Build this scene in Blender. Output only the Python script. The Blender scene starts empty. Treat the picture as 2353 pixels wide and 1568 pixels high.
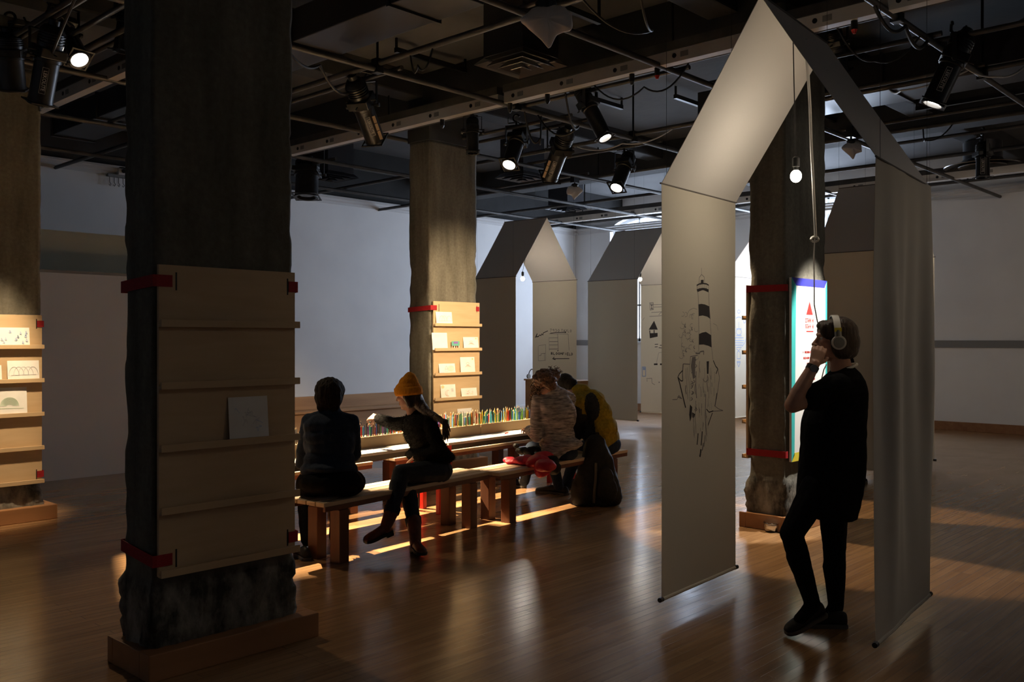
import bpy, bmesh, math, random
from mathutils import Vector, Matrix, noise

random.seed(7)
SC = bpy.context.scene
COL = SC.collection
V = Vector
PI = math.pi

# ------------------------------------------------------------------ camera, world, light, exposure
CAM_H, FPX, CXP, HOR = 1.55, 2115.0, 1176.5, 780.0     # eye height, focal length in pixels, centre, horizon row
TH = math.radians(43)                                   # the view runs 43 degrees off the room's long axis
RT = V((math.sin(TH), -math.cos(TH), 0))                # to the right of the view
DP = V((math.cos(TH), math.sin(TH), 0))                 # into the view
UP = V((0, 0, 1))

cam_d = bpy.data.cameras.new('camera')
cam_d.sensor_width = 36
cam_d.lens = FPX / 2353 * 36
cam_d.shift_y = -(784 - HOR) / 2353
cam_d.clip_start = 0.05
cam = bpy.data.objects.new('camera', cam_d)
COL.objects.link(cam)
cam.location = (0, 0, CAM_H)
cam.rotation_euler = (PI / 2, 0, TH - PI / 2)
SC.camera = cam

vs = SC.view_settings
vs.view_transform = 'Standard'
vs.look = 'None'
vs.gamma = 1
vs.use_curve_mapping = False
vs.exposure = 0.0
try:
    SC.cycles.max_bounces = 8
    SC.cycles.glossy_bounces = 3
    SC.cycles.sample_clamp_indirect = 4
except Exception:
    pass

world = bpy.data.worlds.new('world')
SC.world = world
world.use_nodes = True
bg = world.node_tree.nodes['Background']
bg.inputs[0].default_value = (0.55, 0.70, 1.0, 1)
bg.inputs[1].default_value = 3.0

WIN_X = 16.57
WINDOWS = [(10.35, 12.45), (6.75, 8.85)]                # arched windows in the far right wall (Y ranges)
WIN_Z0, WIN_Z1 = 1.5, 4.28
WINDOW_W = 340.0
for (a, b) in WINDOWS:                                  # daylight standing in each window opening
    ld = bpy.data.lights.new('window_daylight', 'AREA')
    ld.shape = 'RECTANGLE'
    ld.size, ld.size_y = (b - a), WIN_Z1 - WIN_Z0
    ld.color = (0.68, 0.80, 1.0)
    ld.energy = WINDOW_W * (0.65 if a > 9 else 1.25)          # corner window dimmed so the wall beside it is not overlit
    lo = bpy.data.objects.new('window_daylight', ld)
    COL.objects.link(lo)
    lo.location = (WIN_X + 0.42, (a + b) / 2, (WIN_Z0 + WIN_Z1) / 2)
    lo.rotation_euler = (0, PI / 2, 0)
    lo.rotation_euler = V((-1, 0, 0)).to_track_quat('-Z', 'Y').to_euler()

# stage lamp powers, watts
W_LEFT, W_BOARD0, W_BOARD2, W_T2, W_FLOOR, W_T4, W_SIGN, W_T1 = 85, 560, 1300, 3200, 420, 3000, 800, 5200
W_WASH, W_PANEL = 280, 90
WARM = (1.0, 0.74, 0.45)
WARMW = (1.0, 0.84, 0.64)

# ------------------------------------------------------------------ helpers
def P(px, py, d):
    """a point seen at that place of the photograph, d metres into the view"""
    return V((0, 0, CAM_H + (HOR - py) / FPX * d)) + RT * ((px - CXP) / FPX * d) + DP * d

def PY(px, py, y):
    k = (px - CXP) / FPX
    return P(px, py, y / (DP.y + RT.y * k))

def PX(px, py, x):
    k = (px - CXP) / FPX
    return P(px, py, x / (DP.x + RT.x * k))

def PZ(px, py, z):
    return P(px, py, FPX * (CAM_H - z) / (py - HOR))

def PP(px, py, p0, n):
    o = V((0, 0, CAM_H))
    r = P(px, py, 1.0) - o
    return o + r * ((p0 - o).dot(n) / r.dot(n))

def wmat(o):
    m = o.matrix_basis.copy()
    p = o.parent
    while p:
        m = p.matrix_basis @ m
        p = p.parent
    return m

def tag(o, label=None, cat=None, group=None, kind=None):
    if label: o['label'] = label
    if cat: o['category'] = cat
    if group: o['group'] = group
    if kind: o['kind'] = kind
    return o

def thing(name, label, cat, loc, group=None, rz=0.0):
    o = bpy.data.objects.new(name, None)
    COL.objects.link(o)
    o.location = loc
    o.rotation_euler = (0, 0, rz)
    o.empty_display_size = 0.1
    return tag(o, label, cat, group)

def link(name, me, mat, parent=None, smooth=None, world=True):
    """links a mesh given in world coordinates under its parent"""
    if parent is not None and world:
        me.transform(wmat(parent).inverted())
    if mat is not None:
        for m in (mat if isinstance(mat, (list, tuple)) else [mat]):
            me.materials.append(m)
    if smooth:
        me.shade_smooth()
        if smooth != 'all':
            try: me.set_sharp_from_angle(angle=math.radians(40))
            except Exception: pass
    o = bpy.data.objects.new(name, me)
    COL.objects.link(o)
    if parent is not None: o.parent = parent
    return o

class MB:
    """collects shapes into one mesh"""
    def __init__(s):
        s.v, s.f, s.m = [], [], []
    def add(s, vs_, fs_, mi=0):
        b = len(s.v)
        s.v += [tuple(p) for p in vs_]
        s.f += [tuple(i + b for i in f) for f in fs_]
        s.m += [mi] * len(fs_)
        return s
    def box(s, x0, y0, z0, x1, y1, z1, mi=0, M=None):
        vv = [V((x, y, z)) for x in (x0, x1) for y in (y0, y1) for z in (z0, z1)]
        if M is not None: vv = [M @ p for p in vv]
        return s.add(vv, [(0, 1, 3, 2), (4, 6, 7, 5), (0, 4, 5, 1), (2, 3, 7, 6), (0, 2, 6, 4), (1, 5, 7, 3)], mi)
    def tube(s, pts, r, n=8, mi=0, cap=True):
        pts = [V(p) for p in pts]
        rs = r if isinstance(r, (list, tuple)) else [r] * len(pts)
        rings = []
        prev = None
        for i, p in enumerate(pts):
            t = (pts[min(i + 1, len(pts) - 1)] - pts[max(i - 1, 0)])
            if t.length < 1e-9: t = V((0, 0, 1))
            t.normalize()
            if prev is None:
                a = t.orthogonal().normalized()
            else:
                a = prev - t * prev.dot(t)
                if a.length < 1e-6: a = t.orthogonal()
                a.normalize()
            prev = a
            b = t.cross(a)
            rings.append([p + (a * math.cos(2 * PI * k / n) + b * math.sin(2 * PI * k / n)) * rs[i] for k in range(n)])
        return s.loft(rings, mi, cap)
    def loft(s, rings, mi=0, cap=True):
        n = len(rings[0])
        vv = [p for r_ in rings for p in r_]
        ff = []
        for i in range(len(rings) - 1):
            for k in range(n):
                k2 = (k + 1) % n
                ff.append((i * n + k, i * n + k2, (i + 1) * n + k2, (i + 1) * n + k))
        if cap:
            ff.append(tuple(range(n - 1, -1, -1)))
            ff.append(tuple((len(rings) - 1) * n + k for k in range(n)))
        return s.add(vv, ff, mi)
    def lathe(s, prof, M=None, n=24, mi=0, cap=True):
        rings = []
        for (r, z) in prof:
            ring = [V((r * math.cos(2 * PI * k / n), r * math.sin(2 * PI * k / n), z)) for k in range(n)]
            rings.append([M @ p for p in ring] if M is not None else ring)
        return s.loft(rings, mi, cap)
    def ellipsoid(s, c, rad, M=None, nu=16, nv=10, mi=0):
        M = M or Matrix.Identity(3)
        c = V(c)
        rings = []
        for j in range(1, nv):
            ph = PI * j / nv
            rings.append([c + M @ V((rad[0] * math.sin(ph) * math.cos(2 * PI * k / nu),
                                     rad[1] * math.sin(ph) * math.sin(2 * PI * k / nu),
                                     -rad[2] * math.cos(ph))) for k in range(nu)])
        b = len(s.v)
        s.loft(rings, mi, False)
        n0 = len(s.v)
        s.v += [tuple(c + M @ V((0, 0, -rad[2]))), tuple(c + M @ V((0, 0, rad[2])))]
        L = b + (nv - 2) * nu
        for k in range(nu):
            s.f += [(n0, b + (k + 1) % nu, b + k), (n0 + 1, L + k, L + (k + 1) % nu)]
            s.m += [mi, mi]
        return s
    def mesh(s, name, bevel=0.0, seg=2):
        me = bpy.data.meshes.new(name)
        me.from_pydata(s.v, [], s.f)
        me.polygons.foreach_set('material_index', s.m)
        if bevel or True:
            bm = bmesh.new()
            bm.from_mesh(me)
            bmesh.ops.recalc_face_normals(bm, faces=bm.faces)
            if bevel:
                bmesh.ops.bevel(bm, geom=[e for e in bm.edges if e.is_manifold and e.calc_face_angle(0) > 0.5], offset=bevel, segments=seg, affect='EDGES', profile=0.6)
            bm.to_mesh(me)
            bm.free()
        me.update()
        return me
    def obj(s, name, mat, parent=None, smooth=None, bevel=0.0, world=True):
        return link(name, s.mesh(name, bevel), mat, parent, smooth, world)

def cap_shape(mb, p0, r0, p1, r1, n=12):
    """a tapered capsule: two balls and the cone between"""
    p0, p1 = V(p0), V(p1)
    mb.ellipsoid(p0, (r0,) * 3, nu=n, nv=8)
    mb.ellipsoid(p1, (r1,) * 3, nu=n, nv=8)
    if (p1 - p0).length > 1e-4:
        mb.tube([p0, p1], [r0, r1], n)

def evaluated(me, mods):
    o = bpy.data.objects.new('work', me)
    COL.objects.link(o)
    for (typ, kw) in mods:
        m = o.modifiers.new(typ, typ)
        for k, v in kw.items(): setattr(m, k, v)
    dg = bpy.context.evaluated_depsgraph_get()
    dg.update()
    r = bpy.data.meshes.new_from_object(o.evaluated_get(dg))
    bpy.data.objects.remove(o)
    return r

def fuse(mb, name, voxel=0.008, sm=3, disp=None):
    """one continuous skin around the collected shapes"""
    me = evaluated(mb.mesh(name), [('REMESH', dict(mode='VOXEL', voxel_size=voxel, use_smooth_shade=True)), ('SMOOTH', dict(factor=0.5, iterations=sm))])
    me.name = name
    if disp:
        me.update()
        nr = [v.normal.copy() for v in me.vertices]
        for v, n in zip(me.vertices, nr):
            v.co += n * disp(v.co)
    me.shade_smooth()
    me.materials.clear()
    return me

# ------------------------------------------------------------------ materials
def mat(name, color, rough=0.6, metal=0.0, spec=0.5, emit=None, es=0.0, coat=0.0):
    m = bpy.data.materials.new(name)
    m.use_nodes = True
    b = m.node_tree.nodes['Principled BSDF']
    b.inputs['Base Color'].default_value = (*color, 1)
    b.inputs['Roughness'].default_value = rough
    b.inputs['Metallic'].default_value = metal
    b.inputs['Specular IOR Level'].default_value = spec
    b.inputs['Coat Weight'].default_value = coat
    if emit:
        b.inputs['Emission Color'].default_value = (*emit, 1)
        b.inputs['Emission Strength'].default_value = es
    return m

def nodes(m):
    return m.node_tree.nodes, m.node_tree.links, m.node_tree.nodes['Principled BSDF']

def noise_mat(name, c1, c2, scale=(5, 5, 5), rough=0.7, detail=4, lo=0.35, hi=0.65, bump=0.0, metal=0.0, spec=0.4, bscale=None):
    m = mat(name, c1, rough, metal, spec)
    N, L, b = nodes(m)
    tc = N.new('ShaderNodeTexCoord')
    mp = N.new('ShaderNodeMapping')
    mp.inputs['Scale'].default_value = scale
    L.new(tc.outputs['Object'], mp.inputs['Vector'])
    nz = N.new('ShaderNodeTexNoise')
    nz.inputs['Scale'].default_value = 1.0
    nz.inputs['Detail'].default_value = detail
    L.new(mp.outputs[0], nz.inputs['Vector'])
    cr = N.new('ShaderNodeValToRGB')
    cr.color_ramp.elements[0].position = lo
    cr.color_ramp.elements[1].position = hi
    cr.color_ramp.elements[0].color = (*c1, 1)
    cr.color_ramp.elements[1].color = (*c2, 1)
    L.new(nz.outputs['Fac'], cr.inputs[0])
    L.new(cr.outputs[0], b.inputs['Base Color'])
    if bump:
        src = nz
        if bscale:
            src = N.new('ShaderNodeTexNoise')
            src.inputs['Scale'].default_value = bscale
            src.inputs['Detail'].default_value = 6
            L.new(tc.outputs['Object'], src.inputs['Vector'])
        bp = N.new('ShaderNodeBump')
        bp.inputs['Strength'].default_value = bump
        bp.inputs['Distance'].default_value = 0.02
        L.new(src.outputs['Fac'], bp.inputs['Height'])
        L.new(bp.outputs[0], b.inputs['Normal'])
    return m

def floor_mat():
    m = mat('polished_wood_strips', (0.4, 0.22, 0.1), 0.25)
    N, L, b = nodes(m)
    tc = N.new('ShaderNodeTexCoord')
    br = N.new('ShaderNodeTexBrick')
    br.inputs['Scale'].default_value = 1.0
    br.inputs['Brick Width'].default_value = 1.3
    br.inputs['Row Height'].default_value = 0.062
    br.inputs['Mortar Size'].default_value = 0.0012
    br.inputs['Mortar Smooth'].default_value = 0.3
    br.offset_frequency = 3
    br.offset = 0.37
    br.inputs['Color1'].default_value = (0.30, 0.170, 0.080, 1)
    br.inputs['Color2'].default_value = (0.385, 0.228, 0.112, 1)
    br.inputs['Mortar'].default_value = (0.13, 0.07, 0.035, 1)
    L.new(tc.outputs['Object'], br.inputs['Vector'])
    mp = N.new('ShaderNodeMapping')
    mp.inputs['Scale'].default_value = (1.2, 26, 1)
    L.new(tc.outputs['Object'], mp.inputs['Vector'])
    nz = N.new('ShaderNodeTexNoise')
    nz.inputs['Scale'].default_value = 1.5
    nz.inputs['Detail'].default_value = 6
    L.new(mp.outputs[0], nz.inputs['Vector'])
    mx = N.new('ShaderNodeMix')
    mx.data_type = 'RGBA'
    mx.blend_type = 'MULTIPLY'
    mx.inputs['Factor'].default_value = 0.55
    cr = N.new('ShaderNodeValToRGB')
    cr.color_ramp.elements[0].position = 0.3
    cr.color_ramp.elements[0].color = (0.6, 0.55, 0.5, 1)
    cr.color_ramp.elements[1].position = 0.7
    cr.color_ramp.elements[1].color = (1.1, 1.08, 1.05, 1)
    L.new(nz.outputs['Fac'], cr.inputs[0])
    L.new(br.outputs['Color'], mx.inputs['A'])
    L.new(cr.outputs[0], mx.inputs['B'])
    L.new(mx.outputs['Result'], b.inputs['Base Color'])
    n2 = N.new('ShaderNodeTexNoise')
    n2.inputs['Scale'].default_value = 2.2
    n2.inputs['Detail'].default_value = 5
    L.new(tc.outputs['Object'], n2.inputs['Vector'])
    mr = N.new('ShaderNodeMapRange')
    mr.inputs['To Min'].default_value = 0.13
    mr.inputs['To Max'].default_value = 0.27
    L.new(n2.outputs['Fac'], mr.inputs['Value'])
    L.new(mr.outputs[0], b.inputs['Roughness'])
    # each strip lies at a slightly different tilt, so reflections break up from board to board
    n3 = N.new('ShaderNodeTexNoise')
    n3.inputs['Scale'].default_value = 1.0
    mp3 = N.new('ShaderNodeMapping')
    mp3.inputs['Scale'].default_value = (0.9, 14, 1)
    L.new(tc.outputs['Object'], mp3.inputs['Vector'])
    L.new(mp3.outputs[0], n3.inputs['Vector'])
    ad = N.new('ShaderNodeMath')
    ad.operation = 'ADD'
    mu = N.new('ShaderNodeMath')
    mu.operation = 'MULTIPLY'
    mu.inputs[1].default_value = -0.25
    L.new(br.outputs['Fac'], mu.inputs[0])
    L.new(n3.outputs['Fac'], ad.inputs[0])
    L.new(mu.outputs[0], ad.inputs[1])
    bp = N.new('ShaderNodeBump')
    bp.inputs['Strength'].default_value = 0.12
    bp.inputs['Distance'].default_value = 0.006
    L.new(ad.outputs[0], bp.inputs['Height'])
    L.new(bp.outputs[0], b.inputs['Normal'])
    return m

def wood_mat(name, c1, c2, axis=0, rough=0.5, sc=1.0, spec=0.4):
    s = [14 * sc] * 3
    s[axis] = 1.3 * sc
    return noise_mat(name, c1, c2, tuple(s), rough, 6, 0.3, 0.7, 0.05, 0, spec)

def fabric_mat(name, col, trans=0.25, weave=420):
    m = bpy.data.materials.new(name)
    m.use_nodes = True
    N, L, b = nodes(m)
    b.inputs['Base Color'].default_value = (*col, 1)
    b.inputs['Roughness'].default_value = 0.9
    b.inputs['Specular IOR Level'].default_value = 0.1
    out = [n for n in N if n.type == 'OUTPUT_MATERIAL'][0]
    tr = N.new('ShaderNodeBsdfTranslucent')
    tr.inputs[0].default_value = (*[c * 0.95 for c in col], 1)
    mx = N.new('ShaderNodeMixShader')
    mx.inputs[0].default_value = trans
    L.new(b.outputs[0], mx.inputs[1])
    L.new(tr.outputs[0], mx.inputs[2])
    L.new(mx.outputs[0], out.inputs[0])
    tc = N.new('ShaderNodeTexCoord')
    nz = N.new('ShaderNodeTexNoise')
    nz.inputs['Scale'].default_value = weave
    L.new(tc.outputs['Object'], nz.inputs['Vector'])
    bp = N.new('ShaderNodeBump')
    bp.inputs['Strength'].default_value = 0.08
    bp.inputs['Distance'].default_value = 0.002
    L.new(nz.outputs['Fac'], bp.inputs['Height'])
    L.new(bp.outputs[0], b.inputs['Normal'])
    return m

def glass_mat():
    m = bpy.data.materials.new('window_glass')
    m.use_nodes = True
    N, L = m.node_tree.nodes, m.node_tree.links
    N.remove(N['Principled BSDF'])
    out = [n for n in N if n.type == 'OUTPUT_MATERIAL'][0]
    t = N.new('ShaderNodeBsdfTransparent')
    g = N.new('ShaderNodeBsdfGlossy')
    g.inputs['Roughness'].default_value = 0.02
    mx = N.new('ShaderNodeMixShader')
    mx.inputs[0].default_value = 0.06
    L.new(t.outputs[0], mx.inputs[1])
    L.new(g.outputs[0], mx.inputs[2])
    L.new(mx.outputs[0], out.inputs[0])
    return m

M = {}
M['floor'] = floor_mat()
M['wall'] = noise_mat('white_wall_paint', (0.70, 0.70, 0.70), (0.76, 0.76, 0.755), (1.5, 1.5, 1.5), 0.85, 3, 0.3, 0.7, 0.02, bscale=60)
M['black_paint'] = noise_mat('black_ceiling_paint', (0.018, 0.018, 0.018), (0.03, 0.03, 0.03), (2, 2, 2), 0.8, 4, bump=0.1, bscale=30)
M['ceiling'] = noise_mat('charcoal_ceiling_paint', (0.060, 0.060, 0.061), (0.088, 0.087, 0.087), (0.8, 0.8, 0.8), 0.85, 5, bump=0.15, bscale=12)
M['crown'] = mat('grey_moulding_paint', (0.55, 0.55, 0.55), 0.6)
M['rail'] = mat('grey_rail_paint', (0.2, 0.2, 0.2), 0.6)
M['baseboard'] = wood_mat('varnished_baseboard_wood', (0.24, 0.11, 0.05), (0.32, 0.16, 0.075), 0, 0.4)
M['plinth'] = wood_mat('varnished_plinth_wood', (0.30, 0.14, 0.06), (0.40, 0.20, 0.09), 0, 0.35, 0.6)
M['wainscot'] = wood_mat('knotty_plank_wood', (0.32, 0.155, 0.06), (0.46, 0.25, 0.10), 0, 0.5, 0.5)
M['pine'] = wood_mat('pale_pine', (0.62, 0.42, 0.22), (0.72, 0.52, 0.30), 0, 0.55, 0.7)
M['board'] = noise_mat('birch_plywood', (0.53, 0.375, 0.215), (0.59, 0.43, 0.255), (3, 3, 22), 0.55, 4, 0.3, 0.7)
M['bench_top'] = wood_mat('pale_bench_slats', (0.56, 0.42, 0.28), (0.68, 0.53, 0.37), 0, 0.5, 0.8)
M['bench_leg'] = wood_mat('reddish_bench_wood', (0.11, 0.042, 0.024), (0.17, 0.068, 0.036), 2, 0.4, 0.8)
M['apron'] = mat('dark_grey_apron', (0.05, 0.048, 0.045), 0.6)
M['table_top'] = noise_mat('white_table_laminate', (0.78, 0.76, 0.72), (0.82, 0.80, 0.76), (6, 6, 6), 0.4)
M['red'] = noise_mat('red_webbing', (0.26, 0.006, 0.010), (0.36, 0.009, 0.014), (60, 60, 220), 0.7)
M['red_paint'] = mat('red_paint', (0.55, 0.02, 0.01), 0.4)
M['black'] = noise_mat('satin_black_metal', (0.006, 0.006, 0.006), (0.012, 0.012, 0.012), (20, 20, 20), 0.38)
M['black_rubber'] = mat('black_rubber', (0.008, 0.008, 0.008), 0.6)
M['pipe'] = noise_mat('dark_painted_pipe', (0.035, 0.033, 0.031), (0.06, 0.056, 0.052), (8, 8, 8), 0.45)
M['raceway'] = noise_mat('grey_raceway_metal', (0.58, 0.55, 0.50), (0.66, 0.63, 0.58), (3, 3, 3), 0.45)
M['chrome'] = mat('bright_metal', (0.6, 0.6, 0.62), 0.15, 1.0)
M['dull_metal'] = mat('dull_metal', (0.25, 0.25, 0.26), 0.35, 1.0)
M['duct'] = mat('dark_duct_metal', (0.03, 0.03, 0.035), 0.4, 0.3)
M['lens'] = mat('lit_lens', (1, 1, 1), 0.2, emit=(1, 0.93, 0.84), es=30)
M['lens_dim'] = mat('unlit_lens', (0.05, 0.05, 0.06), 0.1)
M['bulb'] = mat('glowing_bulb', (1, 1, 1), 0.3, emit=(1, 0.88, 0.68), es=40)
M['paper'] = noise_mat('white_paper', (0.78, 0.77, 0.74), (0.84, 0.83, 0.80), (9, 9, 9), 0.9)
M['cloth'] = fabric_mat('white_cotton_cloth', (0.86, 0.82, 0.78), 0.1, 200)
M['fab_wall'] = fabric_mat('cream_fabric', (0.74, 0.68, 0.56), 0.13)
M['fab_roof'] = fabric_mat('pale_roof_fabric', (0.78, 0.74, 0.68), 0.02)
M['fab_seam'] = mat('dark_seam', (0.16, 0.14, 0.12), 0.9)
M['ink'] = mat('charcoal_ink', (0.035, 0.03, 0.03), 0.9)
M['ink_soft'] = mat('pencil_grey', (0.20, 0.18, 0.17), 0.9)
M['ink_faint'] = mat('faint_pencil_grey', (0.38, 0.35, 0.31), 0.9)
M['ink_blue'] = mat('blue_pencil_line', (0.30, 0.38, 0.58), 0.9)
M['skin'] = noise_mat('skin', (0.50, 0.28, 0.20), (0.58, 0.34, 0.25), (18, 18, 18), 0.5)
M['skin'].node_tree.nodes['Principled BSDF'].inputs['Subsurface Weight'].default_value = 0.0
M['hair_black'] = noise_mat('black_hair', (0.008, 0.006, 0.005), (0.02, 0.015, 0.012), (90, 90, 20), 0.75, bump=0.6, spec=0.2)
M['hair_brown'] = noise_mat('brown_curly_hair', (0.06, 0.028, 0.015), (0.20, 0.10, 0.05), (70, 70, 70), 0.5, bump=0.5)
M['hair_dark'] = noise_mat('dark_brown_hair', (0.025, 0.014, 0.009), (0.055, 0.032, 0.02), (110, 110, 16), 0.4, bump=0.4)
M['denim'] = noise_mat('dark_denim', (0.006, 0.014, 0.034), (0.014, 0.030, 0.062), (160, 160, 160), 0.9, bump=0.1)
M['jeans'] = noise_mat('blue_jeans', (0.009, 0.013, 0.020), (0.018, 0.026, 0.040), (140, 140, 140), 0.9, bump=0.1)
M['black_cloth'] = noise_mat('black_cloth', (0.005, 0.005, 0.006), (0.010, 0.010, 0.011), (60, 60, 60), 0.95, spec=0.1)
M['fur'] = noise_mat('black_fuzzy_wool', (0.005, 0.005, 0.005), (0.014, 0.013, 0.012), (120, 120, 120), 1.0, spec=0.1)
M['orange'] = noise_mat('orange_knit', (0.72, 0.26, 0.008), (0.85, 0.33, 0.012), (160, 160, 30), 0.95, bump=0.35)
M['knit'] = noise_mat('mottled_grey_knit', (0.085, 0.080, 0.084), (0.56, 0.52, 0.52), (14, 14, 70), 0.95, 6, 0.30, 0.72, 0.4)
M['olive'] = noise_mat('mustard_fleece', (0.20, 0.145, 0.010), (0.30, 0.215, 0.015), (40, 40, 40), 1.0, bump=0.25)
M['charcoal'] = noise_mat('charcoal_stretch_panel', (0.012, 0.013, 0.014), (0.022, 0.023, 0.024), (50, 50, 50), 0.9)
M['boot'] = noise_mat('red_brown_leather', (0.085, 0.018, 0.010), (0.14, 0.032, 0.018), (30, 30, 30), 0.45, bump=0.1)
M['shoe'] = noise_mat('black_shoe', (0.006, 0.006, 0.007), (0.013, 0.013, 0.014), (30, 30, 30), 0.6)
M['sole'] = mat('grey_rubber_sole', (0.10, 0.095, 0.09), 0.8)
M['red_coat'] = noise_mat('red_shell_jacket', (0.52, 0.012, 0.035), (0.62, 0.02, 0.05), (14, 14, 14), 0.5, bump=0.2)
M['bag'] = noise_mat('black_nylon', (0.003, 0.0035, 0.0035), (0.008, 0.0085, 0.008), (40, 40, 40), 0.7, bump=0.2)
M['bag_trim'] = mat('grey_zip_trim', (0.06, 0.06, 0.055), 0.7)
M['white_plastic'] = mat('white_plastic', (0.62, 0.61, 0.58), 0.4)
M['grey_plastic'] = mat('grey_plastic', (0.22, 0.22, 0.21), 0.5)
M['yellow'] = mat('yellow_print', (0.75, 0.62, 0.05), 0.6)
M['teal'] = mat('teal_print', (0.05, 0.48, 0.46), 0.6)
M['blue'] = mat('blue_print', (0.045, 0.05, 0.48), 0.6)
M['sign_white'] = mat('white_print', (0.85, 0.84, 0.82), 0.6)
M['sign_red'] = mat('red_print', (0.78, 0.045, 0.04), 0.6)
M['green_panel'] = noise_mat('pale_green_panel_paint', (0.66, 0.70, 0.61), (0.70, 0.74, 0.65), (2, 2, 2), 0.85)
M['glass'] = glass_mat()
M['frame'] = mat('white_window_frame', (0.6, 0.6, 0.6), 0.5)
M['lead'] = mat('pencil_wood', (0.75, 0.55, 0.33), 0.7)

def concrete_mat():
    m = mat('weathered_concrete', (0.2, 0.18, 0.15), 0.85, spec=0.25)
    N, L, b = nodes(m)
    tc = N.new('ShaderNodeTexCoord')
    def nz(scale, det, mapping=None, rough=0.55):
        n = N.new('ShaderNodeTexNoise')
        n.inputs['Scale'].default_value = scale
        n.inputs['Detail'].default_value = det
        n.inputs['Roughness'].default_value = rough
        if mapping:
            mp = N.new('ShaderNodeMapping')
            mp.inputs['Scale'].default_value = mapping
            L.new(tc.outputs['Object'], mp.inputs['Vector'])
            L.new(mp.outputs[0], n.inputs['Vector'])
        else:
            L.new(tc.outputs['Object'], n.inputs['Vector'])
        return n
    def ramp(src, a, ca, b_, cb):
        r = N.new('ShaderNodeValToRGB')
        r.color_ramp.elements[0].position = a
        r.color_ramp.elements[0].color = (*ca, 1)
        r.color_ramp.elements[1].position = b_
        r.color_ramp.elements[1].color = (*cb, 1)
        L.new(src, r.inputs[0])
        return r
    base = ramp(nz(1.0, 5, (6, 6, 1.1)).outputs['Fac'], 0.3, (0.088, 0.083, 0.066), 0.72, (0.20, 0.186, 0.152))
    fine = ramp(nz(38, 6).outputs['Fac'], 0.3, (0.72, 0.72, 0.7), 0.75, (1.1, 1.1, 1.1))
    mx = N.new('ShaderNodeMix'); mx.data_type = 'RGBA'; mx.blend_type = 'MULTIPLY'; mx.inputs['Factor'].default_value = 0.8
    L.new(base.outputs[0], mx.inputs['A']); L.new(fine.outputs[0], mx.inputs['B'])
    # the foot of each pillar is scabbed: black tar and pale plaster scars
    sep = N.new('ShaderNodeSeparateXYZ')
    L.new(tc.outputs['Object'], sep.inputs[0])
    low = N.new('ShaderNodeMapRange')
    low.inputs['From Min'].default_value = 0.44; low.inputs['From Max'].default_value = 0.40
    L.new(sep.outputs['Z'], low.inputs['Value'])
    scar = ramp(nz(1.0, 7, (7, 7, 3.5), 0.65).outputs['Fac'], 0.42, (0.02, 0.02, 0.018), 0.66, (0.30, 0.28, 0.24))
    mx2 = N.new('ShaderNodeMix'); mx2.data_type = 'RGBA'
    fm = N.new('ShaderNodeMath'); fm.operation = 'MULTIPLY'; fm.inputs[1].default_value = 0.85
    L.new(low.outputs[0], fm.inputs[0]); L.new(fm.outputs[0], mx2.inputs['Factor'])
    L.new(mx.outputs['Result'], mx2.inputs['A']); L.new(scar.outputs[0], mx2.inputs['B'])
    L.new(mx2.outputs['Result'], b.inputs['Base Color'])
    bp = N.new('ShaderNodeBump'); bp.inputs['Strength'].default_value = 0.5; bp.inputs['Distance'].default_value = 0.012
    L.new(nz(24, 8).outputs['Fac'], bp.inputs['Height'])
    L.new(bp.outputs[0], b.inputs['Normal'])
    return m
M['concrete'] = concrete_mat()
# ------------------------------------------------------------------ the room
X0, Y0, YW = -3.5, -5.0, 13.45
ZC = 4.65                                               # ceiling slab
ZCR = 4.05                                              # crown moulding

def struct(name, mb, m, **k):
    o = mb.obj(name, m, **k)
    o['kind'] = 'structure'
    return o

struct('floor', MB().box(X0, Y0, -0.2, WIN_X + 0.3, YW + 0.3, 0), M['floor'])
struct('ceiling', MB().box(X0, Y0, ZC, WIN_X + 0.3, YW + 0.3, ZC + 0.25), M['ceiling'])
struct('wall_left', MB().box(X0, YW, 0, WIN_X + 0.3, YW + 0.3, ZCR), M['wall'])
struct('wall_left_upper', MB().box(X0, YW - 0.02, ZCR, WIN_X, YW + 0.3, ZC), M['black_paint'])
struct('wall_back', MB().box(X0 - 0.3, Y0, 0, X0, YW + 0.3, ZC), M['wall'])
struct('wall_near', MB().box(X0, Y0 - 0.3, 0, WIN_X + 0.3, Y0, ZC), M['wall'])

def arch_profile(y0, y1, z0, z1, rise=0.34, n=14):
    pts = [(y0, z0), (y1, z0)]
    c = (y0 + y1) / 2
    hw = (y1 - y0) / 2
    for i in range(n + 1):
        t = PI * i / n
        pts.append((c + hw * math.cos(t), z1 - rise + rise * math.sin(t)))
    return pts

def wall_with_windows():
    """far right wall, opened by two arched windows"""
    me = MB().box(WIN_X, Y0, 0, WIN_X + 0.3, YW + 0.3, ZC).mesh('wall_right')
    mods, cutters = [], []
    for (a, b) in WINDOWS:
        pr = arch_profile(a, b, WIN_Z0, WIN_Z1)
        cut = MB().loft([[V((WIN_X - 0.1, y, z)) for (y, z) in pr], [V((WIN_X + 0.5, y, z)) for (y, z) in pr]])
        co = bpy.data.objects.new('cutter', cut.mesh('cutter'))
        COL.objects.link(co)
        cutters.append(co)
        mods.append(('BOOLEAN', dict(operation='DIFFERENCE', solver='EXACT', object=co)))
    r = evaluated(me, mods)
    for c in cutters: bpy.data.objects.remove(c)
    o = link('wall_right', r, M['wall'])
    o['kind'] = 'structure'
wall_with_windows()

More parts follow.
